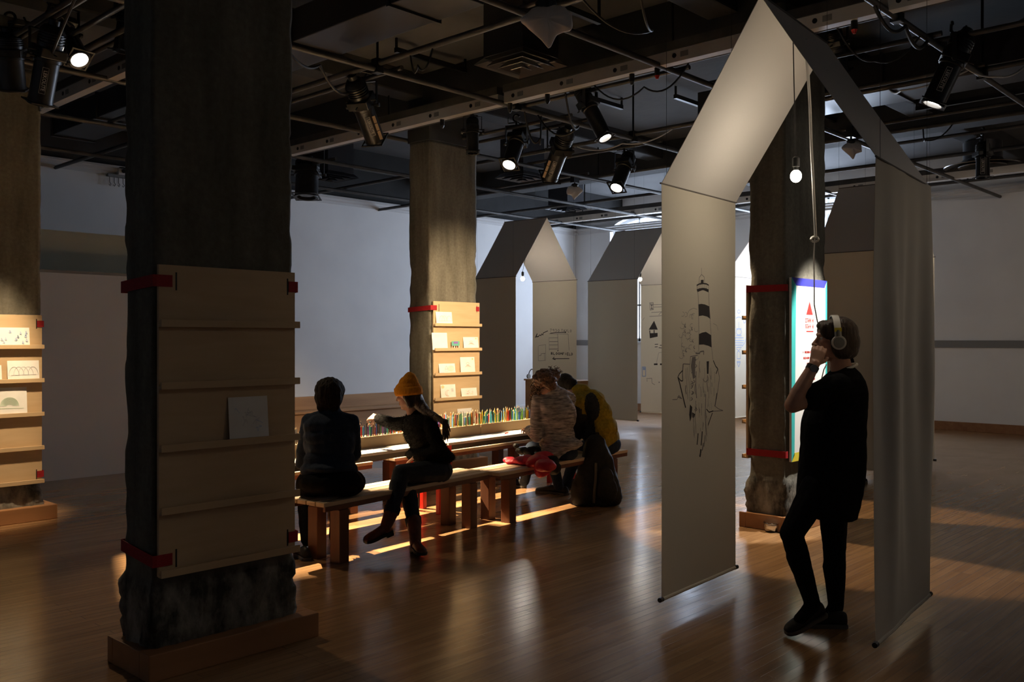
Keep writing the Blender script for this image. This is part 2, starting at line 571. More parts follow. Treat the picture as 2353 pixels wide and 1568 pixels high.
for i, (a, b) in enumerate(WINDOWS):
    pr = arch_profile(a, b, WIN_Z0, WIN_Z1)
    mb = MB()
    cy, cz = (a + b) / 2, (WIN_Z0 + WIN_Z1) / 2
    inner = [(cy + (y - cy) * 0.94, cz + (z - cz) * 0.95) for (y, z) in pr]
    n = len(pr)
    xs = (WIN_X + 0.14, WIN_X + 0.2)
    vv = [V((x, y, z)) for x in xs for q in (pr, inner) for (y, z) in q]
    ff = []
    for k in range(n):
        k2 = (k + 1) % n
        for (p, q) in ((0, n), (2 * n, 3 * n), (0, 2 * n), (n, 3 * n)):
            ff.append((p + k, p + k2, q + k2, q + k))
    mb.add(vv, ff)
    for t in (1 / 3, 2 / 3):
        mb.box(xs[0], a + (b - a) * t - 0.02, WIN_Z0, xs[1], a + (b - a) * t + 0.02, WIN_Z1 - 0.05)
    for z in (2.3, 3.1):
        mb.box(xs[0], a + 0.03, z - 0.02, xs[1], b - 0.03, z + 0.02)
    w = mb.obj('window_%d' % (i + 1), M['frame'])
    w['kind'] = 'structure'
    MB().loft([[V((WIN_X + 0.168, y, z)) for (y, z) in inner], [V((WIN_X + 0.172, y, z)) for (y, z) in inner]]).obj('window_pane', M['glass'], w)
    MB().box(WIN_X - 0.06, a - 0.05, WIN_Z0 - 0.05, WIN_X + 0.14, b + 0.05, WIN_Z0).obj('window_sill', M['frame'], w, bevel=0.006)

def moulding(prof, p0, p1, inward):
    """a moulding of that profile (out, up) run along a wall"""
    p0, p1 = V(p0), V(p1)
    return MB().loft([[p + V(inward) * a + UP * z for (a, z) in prof] for p in (p0, p1)])
CROWN = [(0, -0.10), (0.025, -0.10), (0.03, -0.06), (0.06, -0.045), (0.065, -0.01), (0.10, 0.0), (0.10, 0.03), (0, 0.03)]
struct('trim_1', moulding(CROWN, (X0, YW, ZCR), (WIN_X, YW, ZCR), (0, -1, 0)), M['crown'])
struct('trim_2', moulding(CROWN, (WIN_X, Y0, ZCR), (WIN_X, YW - 0.1, ZCR), (-1, 0, 0)), M['crown'])
struct('baseboard_right', MB().box(WIN_X - 0.03, Y0, 0, WIN_X, YW, 0.15), M['baseboard'], bevel=0.005)
struct('baseboard_left', MB().box(12.0, YW - 0.02, 0, WIN_X - 0.03, YW, 0.12), M['wall'])
struct('trim_3', MB().box(WIN_X - 0.035, Y0, 1.41, WIN_X, 6.6, 1.53).box(WIN_X - 0.035, 12.55, 1.41, WIN_X, YW, 1.53), M['rail'], bevel=0.004)

# concrete beams under the slab
def beam(x0, y0, x1, y1, z0):
    o = struct('ceiling_beam', MB().box(x0, y0, z0, x1, y1, ZC + 0.02), M['black_paint'], bevel=0.02)
beam(7.15, Y0, 7.6, YW, 4.25)
beam(2.15, Y0, 2.6, YW, 4.25)
beam(12.15, Y0, 12.6, YW, 4.25)
for y in (0.0, 4.0, 8.1, 12.1):
    beam(X0, y, WIN_X, y + 0.3, 4.38)

# low partitions and the plank bench along the left wall
def simple(name, label, cat, mb, m, group=None, bevel=0.0, smooth=None):
    return tag(mb.obj(name, m, bevel=bevel, smooth=smooth), label, cat, group)

pt = thing('partition_wall', 'white free-standing partition wall behind the leftmost pillar', 'partition', (4.3, 10.6, 0))
MB().box(2.2, 10.55, 0, 6.0, 10.67, 2.28).obj('panel', M['wall'], pt)
MB().box(2.2, 10.545, 2.28, 6.0, 10.675, 2.31).obj('cap_strip', M['rail'], pt)
gp = thing('display_panel', 'pale green display panel standing behind the white partition wall', 'panel', (4.2, 11.3, 0))
MB().box(2.2, 11.28, 0.0, 6.2, 11.36, 2.83).obj('panel', M['green_panel'], gp)
for x in (2.6, 5.8):
    MB().box(x - 0.04, 11.0, 0.0, x + 0.04, 11.64, 0.05).obj('foot', M['black'], gp)
wb = thing('wooden_bench', 'long knotty plank bench built along the left wall', 'bench', (8.5, YW - 0.3, 0))
MB().box(5.0, YW - 0.06, 0.0, 11.9, YW - 0.005, 0.56).obj('backboard', M['wainscot'], wb, bevel=0.004)
MB().box(5.0, YW - 0.45, 0.30, 11.9, YW - 0.06, 0.34).obj('seat', M['wainscot'], wb, bevel=0.004)
MB().box(5.05, YW - 0.40, 0.0, 11.85, YW - 0.36, 0.30).obj('front_board', M['wainscot'], wb, bevel=0.004)

hk = PY(272, 405, YW - 0.05)
t = thing('hook_rail', 'small dark rail of hanging clips high on the left wall beside the nearest pillar', 'rail', hk)
MB().box(hk.x - 0.16, hk.y - 0.02, hk.z - 0.02, hk.x + 0.16, hk.y + 0.045, hk.z + 0.02).obj('bar', M['rail'], t, bevel=0.004)
for k in range(5):
    x = hk.x - 0.13 + 0.065 * k
    MB().tube([(x, hk.y - 0.01, hk.z - 0.02), (x, hk.y - 0.01, hk.z - 0.10), (x + 0.02, hk.y - 0.01, hk.z - 0.13), (x + 0.005, hk.y - 0.01, hk.z - 0.155), (x - 0.012, hk.y - 0.01, hk.z - 0.135)], 0.006, 6).obj('hook', M['rail'], t)
MB().box(hk.x - 0.02, hk.y - 0.05, hk.z + 0.02, hk.x + 0.13, hk.y + 0.045, hk.z + 0.14).obj('white_box', M['frame'], t, bevel=0.01)
MB().tube([(hk.x + 0.055, hk.y - 0.05, hk.z + 0.075), (hk.x + 0.055, hk.y - 0.065, hk.z + 0.075)], 0.03, 16).obj('dark_eye', M['black'], t)

# ------------------------------------------------------------------ concrete pillars
def rough_box(x0, y0, x1, y1, z0, z1, step, amp, foot, seed):
    """a square pillar whose arrises are worn and chipped; the foot bulges a little"""
    bm = bmesh.new()
    xs = max(2, round((x1 - x0) / step)); ys = max(2, round((y1 - y0) / step)); zs = round((z1 - z0) / step)
    per = []
    for i in range(xs): per.append((x0 + (x1 - x0) * i / xs, y0))
    for i in range(ys): per.append((x1, y0 + (y1 - y0) * i / ys))
    for i in range(xs): per.append((x1 - (x1 - x0) * i / xs, y1))
    for i in range(ys): per.append((x0, y1 - (y1 - y0) * i / ys))
    n = len(per)
    cx, cy = (x0 + x1) / 2, (y0 + y1) / 2
    vv, ff = [], []
    for k in range(zs + 1):
        z = z0 + (z1 - z0) * k / zs
        wear = 1.0 if z < 2.6 else 0.55
        for (x, y) in per:
            ex = min(abs(x - x0), abs(x - x1)); ey = min(abs(y - y0), abs(y - y1))
            corner = max(0.0, 1 - max(ex, ey) / 0.07)
            q = V((x * 2 + seed, y * 2, z))
            d = -amp * wear * corner * (0.3 + 1.6 * max(0, noise.noise(q * 3.1)) + 1.2 * max(0, noise.noise(q * 8 + V((5, 5, 5)))))
            d += 0.002 * noise.noise(q * 9)
            if z < foot:
                t = min(1, (foot - z) / 0.06)
                d += t * (0.016 + 0.012 * noise.noise(q * 5) + 0.012 * noise.noise(q * 15) + 0.008 * noise.noise(q * 40))
            dv = V((x - cx, y - cy, 0))
            sx = 1 if abs(x - x0) < 1e-6 or abs(x - x1) < 1e-6 else 0
            sy = 1 if abs(y - y0) < 1e-6 or abs(y - y1) < 1e-6 else 0
            off = V((sx * (1 if x > cx else -1), sy * (1 if y > cy else -1), 0))
            vv.append(V((x, y, z)) + off * d)
    for k in range(zs):
        for i in range(n):
            i2 = (i + 1) % n
            ff.append((k * n + i, k * n + i2, (k + 1) * n + i2, (k + 1) * n + i))
    ff.append(tuple(range(n - 1, -1, -1)))
    ff.append(tuple(zs * n + i for i in range(n)))
    bm.free()
    return MB().add(vv, ff)

PILLARS = {}
def pillar(key, x0, x1, y0, y1, label, amp=0.016, step=0.022, skirt=0.10, sy=0.09, foot=0.44):
    t = thing('concrete_pillar', label, 'pillar', ((x0 + x1) / 2, (y0 + y1) / 2, 0))
    t['kind'] = 'thing'
    rough_box(x0, y0, x1, y1, 0, 3.85, step, amp, foot, x0 * 7).obj('shaft', M['concrete'], t, smooth='all')
    mb = MB()
    mb.box(x0 - 0.012, y0 - 0.012, 3.85, x1 + 0.012, y1 + 0.012, 4.27)
    mb.obj('painted_head', M['black_paint'], t, bevel=0.01)
    a, b, c, d = x0 - 0.055, x1 + skirt, y0 - sy, y1 + sy * 0.6
    h = 0.125
    mb = MB().box(a, c, 0, b, y0 + 0.005, h).box(a, y1 - 0.005, 0, b, d, h).box(a, y0 + 0.005, 0, x0 + 0.005, y1 - 0.005, h).box(x1 - 0.005, y0 + 0.005, 0, b, y1 - 0.005, h)
    mb.obj('plinth', M['plinth'], t, bevel=0.006)
    PILLARS[key] = (x0, x1, y0, y1)
    return t
pillar('near', 1.965, 2.725, 4.10, 4.39, 'nearest concrete pillar, wide and dark, with a bare shelf board strapped to it')
pillar('left', 2.28, 3.04, 8.39, 8.70, 'leftmost concrete pillar, cut by the left edge, carrying a lit shelf board', step=0.03, foot=0.29)
pillar('mid', 7.10, 7.87, 7.92, 8.28, 'concrete pillar behind the long drawing table with a brightly lit shelf board', step=0.03)
pillar('right', 6.91, 7.66, 3.44, 3.77, 'concrete pillar carrying the white exhibition sign, behind the standing woman', step=0.03)

# ------------------------------------------------------------------ shelf boards, straps, drawings
def strap(key, z, label, front, inset, face=-1, h=0.055, sag=0.0, front_right=True):
    """red webbing led round the back of a pillar and through slots in the board"""
    x0, x1, y0, y1 = PILLARS[key]
    e = 0.007
    yb = front
    if face < 0:
        pts = [(x0 + inset, yb), (x0 - e, yb), (x0 - e, y1 + e), (x1 + e, y1 + e), (x1 + e, yb)]
        if front_right: pts.append((x1 - inset * 0.55, yb))
    zs = [z, z, z - sag, z - sag, z, z]
    th = 0.003
    P2 = [V((p[0], p[1], 0)) for p in pts]
    fine, fz = [], []
    for i in range(len(P2) - 1):
        for k in range(6):
            t = k / 6
            fine.append(P2[i].lerp(P2[i + 1], t)); fz.append(zs[i] + (zs[i + 1] - zs[i]) * t)
    fine.append(P2[-1]); fz.append(zs[len(P2) - 1])
    c = V(((x0 + x1) / 2, (y0 + y1) / 2, 0))
    rings = []
    for i, p in enumerate(fine):
        t = (fine[min(i + 1, len(fine) - 1)] - fine[max(0, i - 1)]).normalized()
        nn = V((t.y, -t.x, 0))
        if nn.dot(p - c) < 0: nn = -nn
        rings.append([p + UP * (fz[i] - h / 2), p + nn * th + UP * (fz[i] - h / 2), p + nn * th + UP * (fz[i] + h / 2), p + UP * (fz[i] + h / 2)])
    mb = MB().loft(rings)
    return tag(mb.obj('strap', M['red']), label, 'strap', None)

def shelf_board(key, zt, zb, label, fx0, fx1, ylean=0.0, flip=False):
    """plywood board with five ledges, strapped to a pillar"""
    x0, x1, y0, y1 = PILLARS[key]
    s = -1 if not flip else 1
    yf = (y0 if not flip else y1) + s * 0.012
    t = thing('shelf_board', label, 'shelf', ((x0 + x1) / 2, yf, zb))
    th = 0.018
    ya, yb = sorted((yf, yf + s * th))
    MB().box(fx0, ya, zb, fx1, yb, zt).obj('back_panel', M['board'], t, bevel=0.002)
    n = 5
    hs = (zt - zb) / n
    for k in range(n):
        z = zb + hs * k
        mb = MB()
        fy = yf + s * th
        q = sorted((fy, fy + s * 0.032))
        mb.box(fx0 - 0.004, q[0], z, fx1 + 0.008, q[1], z + 0.014)
        q = sorted((fy + s * 0.024, fy + s * 0.036))
        mb.box(fx0 - 0.004, q[0], z, fx1 + 0.008, q[1], z + 0.034)
        mb.obj('ledge', M['board'], t, bevel=0.0015)
    for (sx, sz) in ((fx0 + 0.085, zt - 0.075), (fx1 - 0.045, zt - 0.075), (fx0 + 0.085, zb + 0.075), (fx1 - 0.045, zb + 0.075)):
        q = sorted((yf + s * (th + 0.0006), yf + s * (th - 0.004)))
        MB().box(sx - 0.004, q[0], sz - 0.042, sx + 0.004, q[1], sz + 0.042).obj('slot', M['black_rubber'], t)
    return yf + s * th

YF = {}
YF['near'] = shelf_board('near', 1.895, 0.455, 'bare birch shelf board strapped to the nearest pillar, one small drawing on it', 1.985, 2.718)
YF['left'] = shelf_board('left', 1.757, 0.317, 'lit birch shelf board on the leftmost pillar, cut by the picture edge', 2.29, 3.035)
YF['mid'] = shelf_board('mid', 1.99, 0.55, 'brightly lit birch shelf board full of drawings behind the table', 7.135, 7.885)
shelf_board('right', 2.0, 0.56, 'shelf board seen edge-on at the back of the sign pillar', 6.93, 7.64, flip=True)

for key, zt, zb, wt, wb_ in (('near', 1.895, 0.455, 'red strap round the nearest pillar, at the top of its bare board', 'red strap round the nearest pillar, at the foot of its bare board'),
                        ('left', 1.757, 0.317, 'red strap at the top of the lit board on the leftmost pillar', 'red strap at the foot of the lit board on the leftmost pillar'),
                        ('mid', 1.99, 0.55, 'red strap at the top of the drawing-filled board behind the table', 'red strap low on the drawing-filled board behind the table')):
    strap(key, zt - 0.075, wt, YF[key] - 0.001, 0.085, sag=0.02 if key != 'left' else 0)
    strap(key, zb + 0.075, wb_, YF[key] - 0.001, 0.085, sag=-0.03)

def scribble(mb, f, x0, z0, w, h, kind, rnd):
    """a few coloured pencil lines; f(s, z) places a paper point"""
    def line(pts, r=0.0016, mi=0):
        for a, b in zip(pts[:-1], pts[1:]):
            d = V((b[0] - a[0], b[1] - a[1])); L_ = d.length
            if L_ < 1e-6: continue
            nn = V((-d.y, d.x)) / L_ * r
            mb.add([f(a[0] + nn.x, a[1] + nn.y), f(a[0] - nn.x, a[1] - nn.y), f(b[0] - nn.x, b[1] - nn.y), f(b[0] + nn.x, b[1] + nn.y)], [(0, 1, 2, 3)], mi)
    def arc(cx, cz, rx, rz, a0, a1, mi, n=12):
        line([(cx + rx * math.cos(a0 + (a1 - a0) * i / n), cz + rz * math.sin(a0 + (a1 - a0) * i / n)) for i in range(n + 1)], mi=mi)
    X = lambda t: x0 + w * t
    Z = lambda t: z0 + h * t
    if kind == 'hills':
        for k in range(5): arc(X(0.2 + 0.15 * k), Z(0.3), w * 0.16, h * 0.4, 0, PI, k % 3)
        line([(X(0.1), Z(0.3)), (X(0.9), Z(0.32))], mi=2)
    elif kind == 'house':
        line([(X(0.35), Z(0.5)), (X(0.45), Z(0.8)), (X(0.55), Z(0.5)), (X(0.35), Z(0.5))], mi=0)
        line([(X(0.37), Z(0.5)), (X(0.37), Z(0.25)), (X(0.53), Z(0.25)), (X(0.53), Z(0.5))], mi=1)
        for k in range(4): arc(X(0.72), Z(0.55), w * 0.05 * (k + 1), h * 0.06 * (k + 1), 0, 2 * PI, 2)
        line([(X(0.72), Z(0.3)), (X(0.72), Z(0.1))], mi=1)
        for k in range(5): line([(X(0.05), Z(0.08 + 0.03 * k)), (X(0.3), Z(0.06 + 0.03 * k))], mi=3)
    elif kind == 'figure':
        arc(X(0.5), Z(0.6), w * 0.1, h * 0.08, 0, 2 * PI, 0)
        for k in range(7): line([(X(0.5), Z(0.55)), (X(0.3 + 0.07 * k), Z(0.4))], mi=0)
        for k in range(4): arc(X(0.85), Z(0.88), w * 0.015 * (k + 1), h * 0.012 * (k + 1), 0, 2 * PI, 3)
    elif kind == 'moon':
        arc(X(0.5), Z(0.4), w * 0.2, h * 0.22, PI / 2, 1.45 * PI, 0)
        arc(X(0.55), Z(0.4), w * 0.16, h * 0.2, PI / 2, 1.45 * PI, 0)
        for k in range(5): arc(X(0.14), Z(0.85), w * 0.02 * (k + 1), h * 0.02 * (k + 1), 0, 2 * PI, 3)
        for k in range(5): line([(X(0.7), Z(0.5 + 0.05 * k)), (X(0.85), Z(0.5 + 0.05 * k))], mi=1)
    elif kind == 'lines':
        for k in range(4):
            line([(X(0.12 + 0.05 * i), Z(0.92 - 0.06 * k) + h * 0.012 * math.sin(i * 2.1 + k)) for i in range(14 - 2 * k)], 0.0009, mi=1)
    elif kind == 'blue':
        for k in range(16):
            a, b = rnd.random(), rnd.random()
            line([(X(0.05 + 0.9 * a), Z(0.2 + 0.6 * b)), (X(0.05 + 0.9 * a) + w * 0.05, Z(0.15 + 0.6 * b)), (X(0.05 + 0.9 * a) + w * 0.02, Z(0.3 + 0.6 * b))], 0.004, mi=3)
    elif kind == 'green':
        for k in range(9): arc(X(0.5), Z(0.35), w * (0.1 + 0.02 * k), h * (0.06 + 0.03 * k), 0, PI, 2)
        line([(X(0.1), Z(0.28)), (X(0.9), Z(0.26))], mi=2)
    else:
        for k in range(14):
            a, b = 0.25 + 0.5 * rnd.random(), 0.3 + 0.45 * rnd.random()
            line([(X(a), Z(b)), (X(a + rnd.uniform(-.12, .12)), Z(b + rnd.uniform(-.12, .12))), (X(a + rnd.uniform(-.12, .12)), Z(b + rnd.uniform(-.12, .12)))], 0.001, mi=rnd.randrange(3))

PASTEL = {'red': mat('pale_red_crayon', (0.68, 0.42, 0.36), 0.9), 'grey': mat('pale_grey_crayon', (0.55, 0.55, 0.58), 0.9),
          'green': mat('pale_green_crayon', (0.50, 0.62, 0.48), 0.9), 'yellow': mat('pale_yellow_crayon', (0.8, 0.72, 0.38), 0.9),
          'blue': mat('pale_blue_crayon', (0.45, 0.54, 0.72), 0.9)}
rp = random.Random(3)
def drawing(key, zb, zt, row, px, kind, label, mats=('red', 'grey', 'green', 'blue'), pm=None):
    """a child's drawing standing on one ledge of a board, leaning back"""
    yf = YF[key]
    hs = (zt - zb) / 5
    z0 = zb + hs * (4 - row) + 0.0145
    yy = yf - 0.012
    a = PY(px[0], (px[1] + px[3]) / 2, yy); b = PY(px[2], (px[1] + px[3]) / 2, yy)
    c = PY((px[0] + px[2]) / 2, px[1], yy)
    xa, xb, zt_ = a.x, b.x, c.z
    h = min(zt_ - z0, hs - 0.01)
    ang = 0.018 / h
    def f(s, z, off=0.0): return V((s, yf - 0.0205 + (z - z0) * ang - off, z))
    mb = MB()
    N_ = 5
    vv = [f(xa + (xb - xa) * i / N_, z0 + h * j / N_, o_ + 0.002 * math.sin(PI * i / N_) * (j / N_)) for o_ in (0, 0.0008) for j in range(N_ + 1) for i in range(N_ + 1)]
    m_ = N_ + 1
    ff = []
    for L_ in (0, m_ * m_):
        for j in range(N_):
            for i in range(N_):
                ff.append((L_ + j * m_ + i, L_ + j * m_ + i + 1, L_ + (j + 1) * m_ + i + 1, L_ + (j + 1) * m_ + i))
    bd = [i for i in range(m_)] + [j * m_ + N_ for j in range(1, m_)] + [N_ * m_ + i for i in range(N_ - 1, -1, -1)] + [j * m_ for j in range(N_ - 1, 0, -1)]
    for i in range(len(bd)):
        p, q = bd[i], bd[(i + 1) % len(bd)]
        ff.append((p, q, q + m_ * m_, p + m_ * m_))
    mb.add(vv, ff)
    o = mb.obj('drawing', pm or M['paper'])
    tag(o, label, 'drawing', 'drawings on the shelf boards')
    s = MB()
    g = lambda x_, z_: f(x_, z_, 0.0036)
    scribble(s, g, xa, z0, xb - xa, h, kind, rp)
    s.obj('sketch', [PASTEL[k] for k in mats], o)

drawing('near', 0.455, 1.895, 2, (526, 912, 616, 1005), 'scrawl', 'single square pencil drawing on the bare board of the nearest pillar', ('grey', 'blue', 'grey', 'grey'))
B = (0.55, 1.99)
drawing('mid', *B, 0, (1002, 717, 1039, 746), 'hills', 'pale drawing of hills on the top ledge of the bright board behind the table', ('blue', 'red', 'green', 'blue'))
drawing('mid', *B, 1, (993, 765, 1028, 804), 'lines', 'mostly blank white sheet at the left of the second ledge, bright board', ('grey', 'grey', 'grey', 'blue'))
drawing('mid', *B, 1, (1065, 775, 1099, 802), 'figure', 'white drawing at the right end of the second ledge, bright board', ('red', 'grey', 'red', 'yellow'))
drawing('mid', *B, 2, (1009, 836, 1046, 864), 'house', 'drawing of a red-roofed house and trees, third ledge of the bright board', ('red', 'grey', 'green', 'blue'))
drawing('mid', *B, 2, (1058, 821, 1091, 861), 'figure', 'upright drawing with a yellow corner sun, third ledge of the bright board', ('red', 'grey', 'red', 'yellow'))
drawing('mid', *B, 3, (1013, 884, 1047, 924), 'moon', 'upright drawing of a red crescent on the fourth ledge, bright board', ('red', 'grey', 'green', 'yellow'))
drawing('mid', *B, 3, (1060, 892, 1096, 920), 'scrawl', 'wide reddish drawing at the right of the fourth ledge, bright board', ('red', 'red', 'yellow', 'yellow'))
drawing('mid', *B, 4, (1052, 939, 1085, 976), 'green', 'pale green drawing on the bottom ledge, half hidden behind the pencils', ('blue', 'green', 'green', 'yellow'))
drawing('left', 0.317, 1.757, 0, (-16, 753, 68, 790), 'blue', 'drawing in blue pencil on the top ledge of the leftmost pillar')
drawing('left', 0.317, 1.757, 1, (17, 829, 90, 868), 'hills', 'faint grey drawing at the right of the second ledge, leftmost pillar', ('grey', 'grey', 'grey', 'grey'))
drawing('left', 0.317, 1.757, 1, (-45, 840, 4, 870), 'figure', 'drawing with red marks cut by the left picture edge', ('red', 'red', 'red', 'red'))
drawing('left', 0.317, 1.757, 2, (-20, 891, 62, 945), 'green', 'large drawing of a green hill on the third ledge, leftmost pillar', ('grey', 'green', 'green', 'blue'))

def small_card():
    """teal card with a fringe of paper strips"""
    yf = YF['mid']
    z0 = 0.55 + 0.288 * 3 + 0.0145
    a = PY(1038, 795, yf - 0.02).x; b = PY(1056, 795, yf - 0.02).x
    t = thing('paper_card', 'small teal paper card with a fringe of strips, second ledge of the bright board', 'card', ((a + b) / 2, yf - 0.02, z0))
    MB().box(a, yf - 0.021, z0 + 0.045, b, yf - 0.0195, z0 + 0.10).obj('card', mat('teal_crayon', (0.14, 0.42, 0.34), 0.9), t)
    MB().box(a + 0.03, yf - 0.0225, z0 + 0.07, b - 0.03, yf - 0.0212, z0 + 0.092).obj('violet_patch', mat('violet_crayon', (0.25, 0.12, 0.45), 0.9), t)
    for k in range(4):
        x = a + 0.004 + (b - a - 0.02) * k / 3
        MB().box(x, yf - 0.0205, z0, x + 0.011, yf - 0.0195, z0 + 0.047).obj('strip', PASTEL['red'] if k % 2 == 0 else M['paper'], t)
small_card()

# exhibition sign on the right pillar
def text_mesh(s, size, bold=0.0):
    cu = bpy.data.curves.new('txt', 'FONT')
    cu.body = s
    cu.size = size
    cu.align_x = 'CENTER'
    cu.align_y = 'CENTER'
    cu.offset = bold
    cu.resolution_u = 2
    o = bpy.data.objects.new('txt', cu)
    COL.objects.link(o)
    dg = bpy.context.evaluated_depsgraph_get()
    dg.update()
    me = bpy.data.meshes.new_from_object(o.evaluated_get(dg))
    bpy.data.objects.remove(o)
    me.materials.clear()
    return me

def text_on(s, size, M4, name, m, parent, bold=0.0, sx=1.0):
    me = text_mesh(s, size, bold)
    me.transform(M4 @ Matrix.Scale(sx, 4, V((1, 0, 0))))
    return link(name, me, m, parent)

def sign():
    x0, x1, y0, y1 = PILLARS['right']
    a, b, zb, zt = 6.955, 7.615, 0.56, 2.05
    yf = y0 - 0.012
    t = thing('exhibition_sign', 'tall white sign with blue, teal and yellow edges on the right pillar', 'sign', ((a + b) / 2, yf, zb))
    MB().box(a, yf - 0.02, zb, b, yf, zt).obj('panel', M['sign_white'], t, bevel=0.001)
    y = yf - 0.0212
    w = 0.05
    def strip(pts, name, m): MB().loft([[V((px_, y, pz)) for (px_, pz) in pts], [V((px_, y + 0.001, pz)) for (px_, pz) in pts]]).obj(name, m, t)
    strip([(a, zt), (b, zt), (b - w, zt - 0.062), (a + w * 1.6, zt - 0.062)], 'blue_edge', M['blue'])
    strip([(a, zb), (a + w, zb + w), (a + w * 1.6, zt - 0.062), (a, zt)], 'teal_edge', M['teal'])
    strip([(b, zb), (b, zt), (b - w * 0.6, zt - 0.062), (b - w * 0.6, zb + w)], 'teal_edge', M['teal'])
    strip([(a, zb), (b, zb), (b - w, zb + 0.07), (a + w, zb + 0.07)], 'yellow_edge', M['yellow'])
    cx = 7.28
    strip([(cx - 0.06, 1.755), (cx + 0.06, 1.755), (cx, 1.865)], 'red_triangle', M['sign_red'])
    rs = random.Random(5)
    def letters(x0_, x1_, z, h, lw, name):
        """a line of lettering too small to read in the photograph"""
        mb = MB()
        x = x0_
        while x < x1_ - h * 0.5:
            if rs.random() < 0.16:
                x += h * 0.5
                continue
            k = rs.randrange(4)
            w_ = h * 0.55
            q = lambda u0, v0, u1, v1: mb.box(x + u0 * w_, y - 0.0003, z + v0 * h, x + u1 * w_, y + 0.0005, z + v1 * h)
            l_ = lw / w_; m_ = lw / h
            q(0, 0, l_, 1)
            if k in (0, 1): q(1 - l_, 0, 1, 1 if k else 0.6)
            if k in (0, 2): q(0, 1 - m_, 1, 1)
            if k in (1, 3): q(0, 0.5 - m_ / 2, 1, 0.5 + m_ / 2)
            if k == 2: q(0, 0, 1, m_)
            x += w_ + h * 0.25
        mb.obj(name, M['sign_red'], t)
    letters(cx - 0.075, cx + 0.075, 1.69, 0.034, 0.005, 'heading')
    letters(cx - 0.075, cx + 0.075, 1.64, 0.034, 0.005, 'heading')
    strip([(cx - 0.06, 1.612), (cx + 0.07, 1.612), (cx + 0.07, 1.620), (cx - 0.06, 1.620)], 'red_rule', M['sign_red'])
    for (z, ls) in [(1.435, (0.12, 0.115, 0.05)), (1.21, (0.105, 0.12, 0.09, 0.07)), (0.975, (0.10, 0.12, 0.08)), (0.70, (0.1, 0.12, 0.11, 0.06))]:
        for i, w_ in enumerate(ls):
            letters(cx - w_, cx + w_, z - 0.048 * i, 0.017, 0.0032, 'text_line')
sign()
strap('right', 1.965, 'red strap round the sign pillar, at the top of the white sign', PILLARS['right'][2] - 0.008, 0.03, front_right=False)
strap('right', 0.62, 'red strap round the sign pillar, at the foot of the white sign', PILLARS['right'][2] - 0.008, 0.03, front_right=False)
# ------------------------------------------------------------------ house-shaped fabric screens hung from the ceiling grid
GRID_Z = 3.9
def ink_line(mb, f, pts, w, mi=0):
    """a drawn stroke laid on a fabric surface; f(s, z, off)"""
    fine = []
    for a, b in zip(pts[:-1], pts[1:]):
        n = max(1, int(math.hypot(b[0] - a[0], b[1] - a[1]) / 0.05))
        for k in range(n): fine.append((a[0] + (b[0] - a[0]) * k / n, a[1] + (b[1] - a[1]) * k / n))
    fine.append(pts[-1])
    for a, b in zip(fine[:-1], fine[1:]):
        dx, dz = b[0] - a[0], b[1] - a[1]
        L_ = math.hypot(dx, dz)
        if L_ < 1e-6: continue
        nx, nz = -dz / L_ * w / 2, dx / L_ * w / 2
        mb.add([f(a[0] + nx, a[1] + nz, 0.0015), f(a[0] - nx, a[1] - nz, 0.0015), f(b[0] - nx, b[1] - nz, 0.0015), f(b[0] + nx, b[1] + nz, 0.0015)], [(0, 1, 2, 3)], mi)

def ink_fill(mb, f, pts, mi=0):
    c = (sum(p[0] for p in pts) / len(pts), sum(p[1] for p in pts) / len(pts))
    for a, b in zip(pts, pts[1:] + pts[:1]):
        tri = [a, b, c]
        m1 = ((a[0] + c[0]) / 2, (a[1] + c[1]) / 2); m2 = ((b[0] + c[0]) / 2, (b[1] + c[1]) / 2)
        for q in ([a, b, m2, m1], [m1, m2, c]):
            mb.add([f(p[0], p[1], 0.0014) for p in q], [tuple(range(len(q)))], mi)

